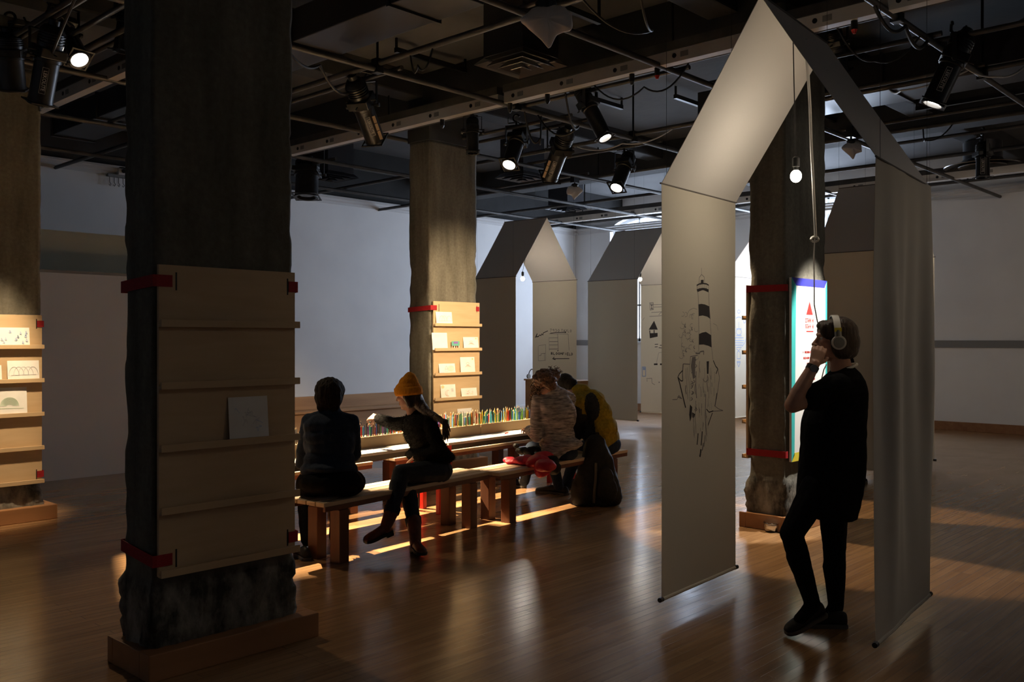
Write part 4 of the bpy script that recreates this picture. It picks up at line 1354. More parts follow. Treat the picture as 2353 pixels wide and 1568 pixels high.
def dish():
    c = PZ(1773, 1222, 0.0)
    Mx = Matrix.Translation(c)
    t = thing('metal_dish', 'small shiny metal dish on the floor by the sign pillar', 'dish', c)
    MB().lathe([(0.042, 0.0), (0.056, 0.020), (0.062, 0.048), (0.060, 0.066), (0.068, 0.072), (0.066, 0.076), (0.055, 0.070), (0.056, 0.048), (0.050, 0.022), (0.001, 0.012)], Mx, 28).obj('bowl', M['chrome'], t, smooth=True)
    MB().lathe([(0.05, 0.0), (0.05, 0.006), (0.001, 0.006)], Mx, 24).obj('rubber_base', M['black_rubber'], t)
dish()
# ------------------------------------------------------------------ pipe grid, raceways, ducts, stage lamps
PIPE_Y = [-4.6, -3.0, -1.2, 0.65, 2.53, 4.46, 6.32, 8.335, 10.1, 11.9]
PIPE_X = [1.3, 3.16, 5.06, 6.84, 8.86, 10.8, 12.7, 14.9]
grid = thing('lighting_grid', 'dark steel pipe grid hung under the whole ceiling', 'pipe grid', (6, 4, GRID_Z))
for y in PIPE_Y:
    MB().tube([(X0 + 0.2, y, GRID_Z), (WIN_X if y > 3 else 14.95, y, GRID_Z)], 0.026, 10).obj('pipe', M['pipe'], grid, smooth=True)
for x in PIPE_X:
    MB().tube([(x, Y0 + 0.2, GRID_Z + 0.052), (x, YW, GRID_Z + 0.052)], 0.026, 10).obj('pipe', M['pipe'], grid, smooth=True)
for i, x in enumerate(PIPE_X):
    for j, y in enumerate(PIPE_Y):
        if (i + j) % 2 == 0:
            MB().tube([(x, y, GRID_Z + 0.03), (x, y, ZC)], 0.012, 6).obj('hanger_rod', M['black'], grid)
        if j % 2 == 0 and 1 < j < 7:
            MB().box(x - 0.04, y - 0.04, GRID_Z - 0.035, x + 0.04, y + 0.04, GRID_Z + 0.09).obj('clamp', M['black'], grid, bevel=0.006)

def raceway(x, y0, y1, label, z=GRID_Z + 0.02, sp=0.62, first=0.3):
    t = thing('power_raceway', label, 'raceway', (x, (y0 + y1) / 2, z), 'power raceways under the ceiling')
    MB().box(x - 0.045, y0, z - 0.03, x + 0.045, y1, z + 0.075).obj('trough', M['raceway'], t, bevel=0.003)
    MB().box(x - 0.06, y0, z + 0.075, x + 0.06, y1, z + 0.15).obj('channel', M['pipe'], t)
    y = y0 + first
    while y < y1 - 0.1:
        MB().box(x - 0.0485, y, z + 0.002, x - 0.044, y + 0.075, z + 0.048).obj('socket', M['grey_plastic'], t, bevel=0.002)
        MB().tube([(x - 0.049, y + 0.135, z + 0.025), (x - 0.044, y + 0.135, z + 0.025)], 0.02, 12).obj('cable_gland', M['black'], t)
        y += sp
raceway(6.66, -1.0, 6.28, 'long pale power raceway rising to the upper right above the table', first=0.2)
raceway(6.66, 6.36, 12.6, 'long pale power raceway running to the left of the raceway joint', first=0.25)
raceway(3.62, 6.4, 12.6, 'pale power raceway at the upper left, behind the nearest pillar', first=0.3)
raceway(14.26, 3.0, 12.8, 'distant power raceway in front of the arched windows', first=0.3)
# plugs hanging in the sockets
for (px, py) in ((1172, 222), (1258, 200), (1016, 258), (1452, 152), (1510, 160), (1963, 20)):
    q = PX(px, py, 6.66)
    q.z = GRID_Z - 0.005
    t = thing('cable_plug', 'black plug in the pale raceway at %s' % {1172: 'the raceway joint', 1258: 'the right of the joint', 1016: 'the lower left stretch', 1452: 'its middle, above the lit lamps', 1510: 'its middle, second above the lit lamps', 1963: 'its upper right end'}[px], 'plug', q)
    MB().tube([q, q - UP * 0.07], 0.024, 12).obj('body', M['black'], t, smooth=True)
    MB().tube([q - UP * 0.07, q - UP * 0.10], [0.024, 0.010], 12).obj('strain_relief', M['red_paint'] if px in (1963, 1510) else M['black'], t, smooth=True)

def duct(name, label, x0, y0, x1, y1, z0, z1):
    t = thing(name, label, 'duct', ((x0 + x1) / 2, (y0 + y1) / 2, z0))
    MB().box(x0, y0, z0, x1, y1, z1).obj('trunk', M['duct'], t, bevel=0.01)
    y = y0 + 0.5
    while y < y1:
        MB().box(x0 - 0.02, y, z0 - 0.02, x1 + 0.02, y + 0.03, z1 + 0.01).obj('flange', M['duct'], t)
        y += 1.3
duct('air_duct', 'wide black air duct crossing the ceiling at the upper right', 9.1, -3.5, 9.9, 5.6, 4.05, 4.36)
duct('air_duct', 'black air duct along the ceiling above the left bench', 4.45, 4.9, 4.95, 12.0, 4.08, 4.36)

def diffuser(c, S, label, m, round_=False, drop=None):
    t = thing('air_diffuser', label, 'air vent', c, 'ceiling air vents')
    if round_:
        Mx = Matrix.Translation(c)
        MB().lathe([(S * 0.3, 0.10), (S * 0.34, 0.06), (S * 0.6, 0.0), (S * 0.59, -0.008), (S * 0.3, 0.05)], Mx, 36).obj('outer_ring', m, t, smooth=True)
        MB().lathe([(0.01, 0.05), (S * 0.2, 0.04), (S * 0.38, -0.004), (S * 0.37, -0.012), (S * 0.18, 0.03), (0.01, 0.035)], Mx, 36).obj('cone', m, t, smooth=True)
        MB().lathe([(S * 0.3, 0.08), (S * 0.3, 0.34)], Mx, 24).obj('neck', M['duct'], t, smooth=True)
        return
    for k, s in enumerate((1.0, 0.74, 0.48, 0.22)):
        a, b = S / 2 * s, S / 2 * (s - 0.20)
        z1, z0 = 0.015 - 0.014 * k, 0.075 - 0.012 * k
        out = [V((sx * a, sy * a, z1)) for sx, sy in ((-1, -1), (1, -1), (1, 1), (-1, 1))]
        inn = [V((sx * b, sy * b, z0)) for sx, sy in ((-1, -1), (1, -1), (1, 1), (-1, 1))]
        mb = MB()
        mb.loft([[c + p for p in out], [c + p for p in inn], [c + p + UP * 0.006 for p in inn], [c + p + UP * 0.006 for p in out], [c + p for p in out]], cap=False)
        mb.obj('louvre', m, t)
    MB().box(c.x - S / 2 - 0.02, c.y - S / 2 - 0.02, c.z + 0.012, c.x + S / 2 + 0.02, c.y + S / 2 + 0.02, c.z + 0.022).obj('rim', m, t, bevel=0.004) if False else None
    MB().box(c.x - S * 0.40, c.y - S * 0.40, c.z + 0.085, c.x + S * 0.40, c.y + S * 0.40, ZC).obj('neck_box', M['duct'], t)
diffuser(PZ(1197, 155, 4.02), 0.60, 'shiny square air vent left of the white wrapped lamp', M['chrome'])
diffuser(PZ(1200, 413, 4.02), 0.60, 'square air vent behind the row of lit lamps', M['dull_metal'])
diffuser(PZ(1300, 483, 4.05), 0.60, 'far square air vent near the back corner', M['duct'])
diffuser(PZ(762, 412, 4.05), 0.60, 'dark square air vent to the right of the nearest pillar', M['duct'])
diffuser(PZ(2258, 382, 4.02), 0.85, 'round air vent behind the black can lamp at the right', M['dull_metal'], True)

sd = PZ(974, 4, 4.2)
t = thing('smoke_detector', 'small white smoke detector at the top edge of the ceiling', 'smoke detector', sd)
MB().lathe([(0.055, 0.0), (0.06, 0.02), (0.06, 0.045), (0.03, 0.05)], Matrix.Translation(sd), 28).obj('cover', M['white_plastic'], t, smooth=True)
MB().lathe([(0.065, 0.05), (0.065, 0.06), (0.01, 0.45)], Matrix.Translation(sd), 28).obj('mount', M['duct'], t, smooth=True)

# slotted rails on the slab
rails = [((2.6, 5.2), 1.1, 0), ((3.4, 5.7), 0.8, 0), ((5.3, 3.0), 1.2, 0), ((5.4, 4.9), 1.0, 0), ((6.2, 2.0), 1.2, 0), ((8.0, 7.0), 1.6, 0), ((7.8, 2.2), 1.4, 1), ((9.6, 6.2), 1.5, 0),
         ((10.4, 3.0), 1.6, 1), ((11.4, 2.2), 1.8, 1), ((11.6, 5.3), 1.5, 0), ((9.9, 1.0), 1.5, 1), ((13.4, 7.2), 1.6, 0), ((6.1, 7.3), 1.0, 0)]
words = ['first', 'second', 'third', 'fourth', 'fifth', 'sixth', 'seventh', 'eighth', 'ninth', 'tenth', 'eleventh', 'twelfth', 'thirteenth', 'fourteenth']
for i, ((x, y), L_, ori) in enumerate(rails):
    mb = MB()
    z = 4.5 if i % 3 else 4.3
    if ori == 0: mb.box(x, y, z, x + L_, y + 0.045, z + 0.05).box(x, y + 0.01, z + 0.05, x + 0.02, y + 0.03, ZC).box(x + L_ - 0.02, y + 0.01, z + 0.05, x + L_, y + 0.03, ZC)
    else: mb.box(x, y, z, x + 0.045, y + L_, z + 0.05).box(x + 0.01, y, z + 0.05, x + 0.03, y + 0.02, ZC).box(x + 0.01, y + L_ - 0.02, z + 0.05, x + 0.03, y + L_, ZC)
    o = mb.obj('ceiling_rail', M['black'])
    tag(o, 'short black slotted rail fixed to the dark ceiling slab', 'rail', 'slotted rails on the ceiling')

# black cables slung between pipes and lamps
def on_pipe(p):
    """the nearest spot on a pipe of the grid"""
    bx = min(PIPE_X, key=lambda v: abs(v - p.x)); by = min(PIPE_Y, key=lambda v: abs(v - p.y))
    if abs(bx - p.x) < abs(by - p.y): return V((bx, p.y, GRID_Z + 0.03))
    return V((p.x, by, GRID_Z - 0.02))
def cross_bar(p):
    """a short pipe of the grid between its neighbours, for what hangs off the main lines"""
    if min(abs(v - p.x) for v in PIPE_X) < 0.03 or min(abs(v - p.y) for v in PIPE_Y) < 0.03: return
    ya = max(v for v in PIPE_Y if v < p.y); yb = min(v for v in PIPE_Y if v > p.y)
    MB().tube([(p.x, ya - 0.08, GRID_Z + 0.045), (p.x, yb + 0.08, GRID_Z + 0.045)], 0.021, 10).obj('cross_pipe', M['pipe'], grid, smooth=True)
def cable(pts, r, label, m=None, sag=0.12, ends=(True, True)):
    pts = [V(p) for p in pts]
    if ends[0]: pts[0] = on_pipe(pts[0])
    if ends[1]: pts[-1] = on_pipe(pts[-1])
    out = []
    for a, b in zip(pts[:-1], pts[1:]):
        a, b = V(a), V(b)
        for k in range(10):
            u = k / 10
            out.append(a.lerp(b, u) - UP * sag * 4 * u * (1 - u))
    out.append(V(pts[-1]))
    return tag(MB().tube(out, r, 6).obj('cable', m or M['black_rubber'], smooth=True), label, 'cable')
gz = GRID_Z - 0.02
cable([PZ(680, 100, gz), PZ(735, 150, gz), PZ(800, 215, 3.75)], 0.012, 'black cable looping from the pipe to the lamp right of the nearest pillar', sag=0.08, ends=(True, False))
cable([PZ(905, 130, gz), PZ(960, 150, 3.8), PZ(1010, 130, gz)], 0.008, 'thin black cable tied under the rising pipe', sag=0.1)
cable([PZ(1200, 275, 3.8), PZ(1240, 320, 3.6), PZ(1262, 280, 3.8)], 0.010, 'black cable hanging between the first two lamps of the row', sag=0.15)
cable([PZ(1290, 270, 3.8), PZ(1330, 290, 3.7), PZ(1350, 240, gz)], 0.010, 'black cable looping beside the unlit lamp', sag=0.15)
cable([PZ(1385, 215, gz), PZ(1480, 200, 3.75), PZ(1560, 150, gz)], 0.008, 'thin black cable looping under the raceway towards the white roof', sag=0.12)
cable([PZ(1320, 345, gz), PZ(1430, 330, 3.8), PZ(1560, 312, gz)], 0.008, 'pale flex along the pipe above the lit lamps', M['white_plastic'], sag=0.06)
cable([PZ(2220, 163, 3.8), PZ(2290, 176, 3.72), PZ(2352, 176, 3.8)], 0.009, 'pale cable leaving the big lamp at the right', M['white_plastic'], sag=0.04)
cable([PZ(1985, 208, 3.8), PZ(2070, 208, 3.78), PZ(2135, 198, 3.8)], 0.009, 'pale cable tied along the pipe left of the big lamp', M['white_plastic'], sag=0.03)
cable([PZ(2030, 8, gz), PZ(2080, 60, 3.8), PZ(2150, 90, gz)], 0.014, 'bundle of black cable over the pipe above the big lamp', sag=0.1)
cable([PZ(1960, 138, 3.75), PZ(2010, 140, 3.7), PZ(2060, 95, gz)], 0.008, 'black cable from the small lamp beside the white roof', sag=0.08)
cable([PZ(2085, 318, 3.75), PZ(2125, 322, 3.7), PZ(2165, 303, 3.8)], 0.008, 'thin black cable drooping near the right wall', sag=0.06)
cable([PZ(120, 60, 3.75), PZ(85, 215, 3.5), PZ(92, 255, 3.4)], 0.010, 'black cable hanging down beside the labelled lamp at the left', sag=-0.02, ends=(True, False))
cable([PZ(1372, 30, gz), PZ(1500, 70, 3.82), PZ(1600, 40, gz)], 0.009, 'black cable drooping between pipes near the top of the white roof', sag=0.1)

# stage lamps
def lamp_frame(pos, d):
    z = -V(d).normalized()
    x = UP.cross(z)
    if x.length < 1e-4: x = V((1, 0, 0))
    x.normalize()
    y = z.cross(x)
    return Matrix(((x.x, y.x, z.x, pos.x), (x.y, y.y, z.y, pos.y), (x.z, y.z, z.z, pos.z), (0, 0, 0, 1))), x

def stage_lamp(label, pos, aim, lit=True, r=0.085, L_=0.60, watts=0, angle=30, blend=0.25, color=WARMW, mark=False, slot_tape=False, lens_m=None, pipe_z=GRID_Z, soft=0.05, slot=None):
    """ellipsoidal stage lamp: lens tube, lamp house, yoke and hook clamp"""
    d = (V(aim) - V(pos)).normalized()
    Mx, ax = lamp_frame(V(pos), d)
    t = thing('stage_lamp', label, 'stage lamp', V(pos))
    T = lambda p: Mx @ V(p)
    n = 28
    # lens tube with a rolled lip and an outer gel frame
    MB().lathe([(r * 0.78, 0.02), (r * 0.80, -0.012), (r, -0.015), (r * 1.02, 0.0), (r, 0.02), (r * 0.97, 0.03), (r * 0.97, L_ * 0.52), (r * 1.08, L_ * 0.53), (r * 1.08, L_ * 0.57), (r * 0.9, L_ * 0.58), (r * 0.3, L_ * 0.58)], Mx, n, cap=True).obj('lens_tube', M['black'], t, smooth=True)
    g = r * 1.12
    mb = MB()
    mb.box(-g, -g, -0.004, -g * 0.86, g, 0.006, M=Mx).box(g * 0.86, -g, -0.004, g, g, 0.006, M=Mx).box(-g * 0.86, -g, -0.004, g * 0.86, -g * 0.86, 0.006, M=Mx).box(-g * 0.86, g * 0.86, -0.004, g * 0.86, g, 0.006, M=Mx)
    mb.obj('gel_frame', M['black'], t)
    MB().lathe([(0.001, 0.012), (r * 0.4, 0.008), (r * 0.76, 0.016), (r * 0.76, 0.024), (0.001, 0.022)], Mx, n).obj('lens', lens_m or (M['lens'] if lit else M['lens_dim']), t, smooth=True)
    # gate section with shutter handles, then the finned lamp house
    h0 = L_ * 0.58
    mb = MB().box(-r * 1.05, -r * 1.15, h0, r * 1.05, r * 1.15, h0 + L_ * 0.12, M=Mx)
    mb.obj('gate', M['black'], t, bevel=0.006)
    for (sx, sy) in ((1, 0), (-1, 0), (0, -1)):
        a = V((sx * r * 1.05, sy * r * 1.1, h0 + L_ * 0.06)); b = a + V((sx, sy, 0)) * 0.055
        MB().tube([T(a), T(b)], 0.006, 6).obj('shutter_handle', M['black_rubber'], t)
    z1 = h0 + L_ * 0.12
    prof = [(r * 0.5, z1), (r * 1.0, z1), (r * 1.05, z1 + L_ * 0.05)]
    for k in range(4):
        zz = z1 + L_ * (0.06 + 0.035 * k)
        prof += [(r * 1.05, zz), (r * 0.94, zz + 0.004), (r * 0.94, zz + L_ * 0.018), (r * 1.05, zz + L_ * 0.022)]
    prof += [(r * 0.95, z1 + L_ * 0.22), (r * 0.7, z1 + L_ * 0.27), (r * 0.45, z1 + L_ * 0.28), (r * 0.45, z1 + L_ * 0.34), (r * 0.15, z1 + L_ * 0.36)]
    MB().lathe(prof, Mx, n).obj('lamp_house', M['black'], t, smooth=True)
    # yoke
    pv = T((0, 0, L_ * 0.56))
    w = r * 1.45
    top = pv + UP * max(0.16, r * 2.3)
    side = ax
    pr = [pv + side * w, pv + side * w + UP * 0.02, V(top) + side * w, V(top) - side * w, pv - side * w + UP * 0.02, pv - side * w]
    fwd = UP.cross(side).normalized()
    mb = MB()
    for a, b in zip(pr[1:-2], pr[2:-1]):
        dd = (b - a).normalized()
        nn = dd.cross(fwd).normalized()
        rings = [[p + fwd * 0.016 + nn * 0.004, p - fwd * 0.016 + nn * 0.004, p - fwd * 0.016 - nn * 0.004, p + fwd * 0.016 - nn * 0.004] for p in (a - dd * 0.004, b + dd * 0.004)]
        mb.loft(rings)
    mb.obj('yoke', M['black'], t)
    for s in (-1, 1):
        MB().tube([pv + side * s * r * 1.0, pv + side * s * (w + 0.02)], 0.008, 8).tube([pv + side * s * (w + 0.006), pv + side * s * (w + 0.028)], 0.02, 10).obj('tilt_knob', M['black_rubber'], t)
    cz = max(pipe_z + 0.045, top.z + 0.08)
    cl = V((top.x, top.y, cz))
    cross_bar(cl)
    mb = MB().tube([top, V((top.x, top.y, cz - 0.045))], 0.012, 8)
    mb.tube([cl + side * 0.03 * math.cos(q * PI / 8 - 1.9) * 1.3 + UP * 0.04 * math.sin(q * PI / 8 - 1.9) for q in range(13)], 0.012, 8)
    mb.obj('hook_clamp', M['black'], t)
    tail = T((0, 0, L_ * 1.02))
    MB().tube([tail, tail + UP * 0.05 + side * 0.05, (tail + cl) / 2 + side * 0.14, cl + side * 0.10 + UP * 0.01], 0.008, 6).obj('power_lead', M['black_rubber'], t, smooth=True)
    if mark:
        R3 = Mx.to_3x3()
        yy = mark
        q = 0.062
        out = (P(0, 780, 1) * 0 + V((0, 0, CAM_H)) - V(pos)); out = out - d * out.dot(d); out.normalize()
        ux = (-d if False else d)
        uy = out.cross(ux)
        o_ = V(pos) - d * L_ * 0.30 + out * (r * 1.0 + 0.002)
        F4 = Matrix(((ux.x, uy.x, out.x, o_.x), (ux.y, uy.y, out.y, o_.y), (ux.z, uy.z, out.z, o_.z), (0, 0, 0, 1)))
        MB().box(-0.10, -0.024, -0.002, 0.10, 0.024, 0.0, M=F4).obj('name_plate', M['black'], t)
        mb = MB()
        for (a, b, c_, e) in ((-0.098, -0.022, 0.098, -0.0195), (-0.098, 0.0195, 0.098, 0.022), (-0.098, -0.0195, -0.0955, 0.0195), (0.0955, -0.0195, 0.098, 0.0195)):
            mb.box(a, b, 0.0002, c_, e, 0.0008, M=F4)
        mb.obj('plate_border', M['raceway'], t)
        text_on('LEKOLITE', 0.036, F4 @ Matrix.Translation((0, 0, 0.0005)), 'lettering', M['paper'] if mark > 1 else M['raceway'], t, 0.0006, 0.98)
    if slot_tape:
        out = (V((0, 0, CAM_H)) - V(pos)); out = out - d * out.dot(d); out.normalize()
        sd_ = d.cross(out)
        o_ = V(pos) + out * r * 0.84 - sd_ * r * 0.62 * slot_tape
        for (u0, u1) in ((0.0, 0.09), (0.10, 0.17), (0.18, 0.25)):
            a, b = o_ - d * (0.03 + u0), o_ - d * (0.03 + u1)
            w_ = sd_ * 0.014
            k = out * 0.003
            MB().loft([[p + w_, p - w_, p - w_ - k * 3, p + w_ - k * 3] for p in (a + k, b + k)]).obj('tape', M['lead'], t)
    if slot:
        # snout with a rectangular aperture that trims the beam to the table
        zf = -0.20
        w_, h_ = slot
        R = r * 1.1
        mb = MB()
        mb.box(-R, -R, zf - 0.003, -w_, R, zf, M=Mx).box(w_, -R, zf - 0.003, R, R, zf, M=Mx).box(-w_, -R, zf - 0.003, w_, -h_, zf, M=Mx).box(-w_, h_, zf - 0.003, w_, R, zf, M=Mx)
        mb.box(-R, -R, zf, -R + 0.003, R, 0.0, M=Mx).box(R - 0.003, -R, zf, R, R, 0.0, M=Mx).box(-R, -R, zf, R, -R + 0.003, 0.0, M=Mx).box(-R, R - 0.003, zf, R, R, 0.0, M=Mx)
        mb.obj('beam_shutter', M['black'], t)
    if watts:
        ld = bpy.data.lights.new('lamp_beam', 'SPOT')
        ld.energy = watts
        ld.color = color
        ld.spot_size = math.radians(angle)
        ld.spot_blend = blend
        ld.shadow_soft_size = soft
        lo = bpy.data.objects.new('lamp_beam', ld)
        COL.objects.link(lo)
        lo.parent = t
        lo.location = d * 0.03
        lo.rotation_euler = d.to_track_quat('-Z', 'Y').to_euler()
    return t

TC = lambda s, n=0.3: TP(s, n, TZ)
stage_lamp('brightly lit stage lamp at the upper left, shining towards the viewer', P(182, 136, 7.2), (3.4, 4.3, 0.0), r=0.082, watts=W_LEFT, angle=58, blend=0.5, color=WARM)
stage_lamp('stage lamp with a white LEKOLITE label at the upper left', P(92, 236, 7.0), (2.62, 8.40, 1.05), lit=False, r=0.09, watts=W_BOARD0, angle=30, blend=0.9, color=WARM, mark=2)
stage_lamp('stage lamp tilted down to the right, just right of the nearest pillar', P(862, 322, 8.74), (7.5, 7.9, 1.25), r=0.095, L_=0.66, watts=W_BOARD2 * 0.2, angle=24, blend=1.0, color=WARM, mark=1, slot_tape=1)
stage_lamp('lit stage lamp leftmost in the row above the table', P(1170, 378, 10.2), TC(1.0, 0.36), r=0.088, watts=W_T2, angle=12, blend=0.15, color=WARM)
stage_lamp('unlit stage lamp with strips of pale tape, between two lit lamps', P(1263, 407, 10.6), P(1175, 640, 11.9), lit=False, r=0.10, L_=0.70, mark=1, slot_tape=-1)
stage_lamp('lit stage lamp pointing down to the right, highest of the row', P(1390, 316, 8.75), P(1830, 1185, 7.6), r=0.075, L_=0.62, watts=W_FLOOR, angle=46, blend=0.08, color=WARM)
stage_lamp('lit stage lamp rightmost of the row above the table', P(1417, 431, 11.3), TC(2.55, 0.34), r=0.090, watts=W_T4, angle=11, blend=0.15, color=WARM)
stage_lamp('large stage lamp at the upper right, aimed at the white sign', P(2144, 238, 7.35), (7.26, 3.42, 1.28), lit=True, r=0.09, L_=0.60, watts=W_SIGN, angle=27, blend=0.25, color=(1, 0.93, 0.83), mark=1)
stage_lamp('small black stage lamp in front of the lit pillar behind the table', P(1086, 350, 9.6), P(1086, 800, 9.4), lit=False, r=0.065, L_=0.38)
stage_lamp('small black stage lamp right of the white roof peak', P(1935, 165, 9.0), P(1990, 420, 9.4), lit=False, r=0.075, L_=0.45)
stage_lamp('black can lamp hanging straight down near the right wall', P(2258, 408, 10.6), P(2256, 900, 10.6), lit=False, r=0.075, L_=0.42, mark=1)
stage_lamp('black lamp hanging before the left wall beside the nearest pillar', P(704, 452, 12.6), P(690, 900, 12.2), lit=False, r=0.16, L_=0.55)
stage_lamp('dark lamp partly hidden behind the nearest pillar at the upper left', P(281, 118, 7.3), P(240, 420, 7.4), lit=False, r=0.07, L_=0.42)
stage_lamp('dark lamp at the far upper left above the leftmost pillar', P(30, 205, 7.4), P(60, 520, 7.8), lit=False, r=0.10, L_=0.45)
stage_lamp('added stage lamp over the left end of the table, unseen behind the nearest pillar', V((4.35, 8.3, 3.55)), TC(-0.65, 0.36), r=0.085, watts=W_T1, angle=60, color=WARM, soft=0.004, slot=(0.042, 0.0195))  # unseen lamp added to brighten the left end of the table
stage_lamp('added stage lamp over the middle of the table, unseen behind the nearest pillar', V((4.85, 8.4, 3.55)), TC(0.55, 0.36), r=0.085, watts=W_T1, angle=60, color=WARM, soft=0.004, slot=(0.042, 0.0195))  # another unseen lamp, put in to light mid-table
stage_lamp('added stage lamp unseen behind the white roof, lighting the board full of drawings', V((7.55, 4.3, 3.6)), (7.48, 7.9, 1.75), r=0.085, watts=W_BOARD2, angle=36, blend=1.0, color=WARM)  # added out of sight to light the board from the front
stage_lamp('third added stage lamp of the unseen row behind the nearest pillar', V((5.35, 8.5, 3.55)), TC(1.65, 0.36), r=0.085, watts=W_T1, angle=60, color=WARM, soft=0.004, slot=(0.036, 0.018))  # last of the unseen lamps added for the table light

def wrapped_lamp(label, c, S, tip, seed, flip=1):
    """a lamp head muffled in a white cloth whose corner hangs down"""
    t = thing('wrapped_lamp', label, 'lamp', c + UP * S)
    # cloth thrown over the lamp head: a lumpy bundle whose free corner hangs below
    out = [(-1.0, 0.02), (-0.55, 0.42), (-0.1, 0.62), (0.35, 0.6), (0.75, 0.5), (0.98, 0.2), (1.0, -0.42), (0.62, -0.52), (0.40, -0.62), (0.18, -1.08), (0.08, -1.12), (-0.2, -0.80), (-0.62, -0.42), (-0.95, -0.12)]
    fine = []
    for (p0_, p1_) in zip(out, out[1:] + out[:1]):
        for k in range(4): fine.append((p0_[0] + (p1_[0] - p0_[0]) * k / 4, p0_[1] + (p1_[1] - p0_[1]) * k / 4))
    ct, st = math.cos(tip), math.sin(tip)
    rings = []
    for (dd, kk) in ((-0.34, 0.12), (-0.30, 0.45), (-0.2, 0.78), (-0.05, 0.97), (0.05, 1.0), (0.2, 0.86), (0.36, 0.55), (0.42, 0.15)):
        ring = []
        for i, (x, z) in enumerate(fine):
            cx_, cz_ = 0.02, -0.05
            x_, z_ = cx_ + (x - cx_) * kk, cz_ + (z - cz_) * kk
            q = V((x_ * 2.2 + seed, dd * 3, z_ * 2.2))
            w_ = 0.10 * noise.noise(q) + 0.06 * noise.noise(q * 2.6)
            ring.append(c + (RT * (x_ * (1 + w_) * flip) + DP * (dd + 0.25 * z_ * 0.3 + w_) + UP * (z_ + w_ * 0.7 + 0.5)) * S * 0.62)
        rings.append(ring)
    me = evaluated(MB().loft(rings).mesh('cloth_wrap'), [('SUBSURF', dict(levels=1))])
    me.materials.clear()
    link('cloth_wrap', me, M['cloth'], t, smooth='all')
    hp = c + UP * S * 0.72 + DP * S * 0.1
    Mx = Matrix.Translation(hp)
    MB().lathe([(S * 0.02, -0.2 * S), (S * 0.22, -0.19 * S), (S * 0.26, 0.0), (S * 0.2, S * 0.1)], Mx, 24).obj('lamp_can', M['black'], t, smooth=True)
    k = hp + UP * 0.12 * S
    cross_bar(k)
    MB().tube([k, V((k.x, k.y, GRID_Z + 0.03))], 0.013, 8).box(k.x - 0.06, k.y - 0.035, GRID_Z - 0.06, k.x + 0.06, k.y + 0.035, GRID_Z + 0.06).obj('bracket', M['black'], t)
wrapped_lamp('lamp wrapped in a white cloth with hanging corners, top centre', PZ(1255, 75, 3.70), 0.30, 0.0, 1.0)
wrapped_lamp('small lamp wrapped in white cloth below the row of lit lamps', PZ(1321, 448, 3.66), 0.20, 0.0, 4.0, -1)
wrapped_lamp('small lamp wrapped in white cloth inside the roof at the right', PZ(1957, 352, 3.66), 0.19, 0.0, 7.0)

# unseen lamps added to wash the right-hand wall and the front house
stage_lamp('unseen stage lamp added at the far right to wash the right wall', V((9.6, -2.6, 3.5)), (16.4, 2.6, 1.4), r=0.085, watts=W_WASH, angle=95, blend=1.0, color=(1, 0.80, 0.62), soft=0.3)
stage_lamp('unseen stage lamp added at the right to light the front fabric house', V((9.3, 0.2, 3.4)), (4.9, 1.75, 1.4), r=0.085, watts=W_PANEL, angle=36, blend=1.0, color=(1, 0.86, 0.74), soft=0.3)
# ------------------------------------------------------------------ people
def m3(a, b, c):
    return Matrix((a, b, c)).transposed()

def head_shapes(mb, c, f, u, s=1.0):
    l = u.cross(f).normalized()
    Q = m3(f, l, u)
    E = lambda x, y, z, rx, ry, rz: mb.ellipsoid(c + (f * x + l * y + u * z) * s, (rx * s, ry * s, rz * s), Q)
    E(-0.008, 0, 0.022, 0.095, 0.075, 0.088)
    E(0.022, 0, -0.035, 0.066, 0.060, 0.075)
    E(0.050, 0, -0.098, 0.032, 0.034, 0.022)
    for k in (-1, 1):
        E(0.010, k * 0.045, -0.07, 0.045, 0.016, 0.03)
        E(0.056, k * 0.040, -0.018, 0.026, 0.020, 0.020)
        E(-0.005, k * 0.075, -0.012, 0.020, 0.008, 0.030)
        E(0.100, k * 0.011, -0.030, 0.010, 0.008, 0.008)
    E(0.078, 0, 0.026, 0.014, 0.050, 0.012)
    cap_shape(mb, c + (f * 0.084 + u * 0.008) * s, 0.008 * s, c + (f * 0.108 - u * 0.026) * s, 0.0115 * s)
    E(0.082, 0, -0.058, 0.014, 0.024, 0.007)
    E(0.080, 0, -0.070, 0.014, 0.021, 0.008)
    return l

def eyes(parent, c, f, u, s=1.0):
    l = u.cross(f).normalized()
    for k in (-1, 1):
        p = c + (f * 0.066 + l * k * 0.031 + u * 0.004) * s
        mb = MB().ellipsoid(p, (0.0125 * s,) * 3, mi=0)
        mb.ellipsoid(p + f * 0.009 * s, (0.0055 * s,) * 3, mi=1)
        mb.obj('eye', [M['paper'], M['black_rubber']], parent, smooth='all')

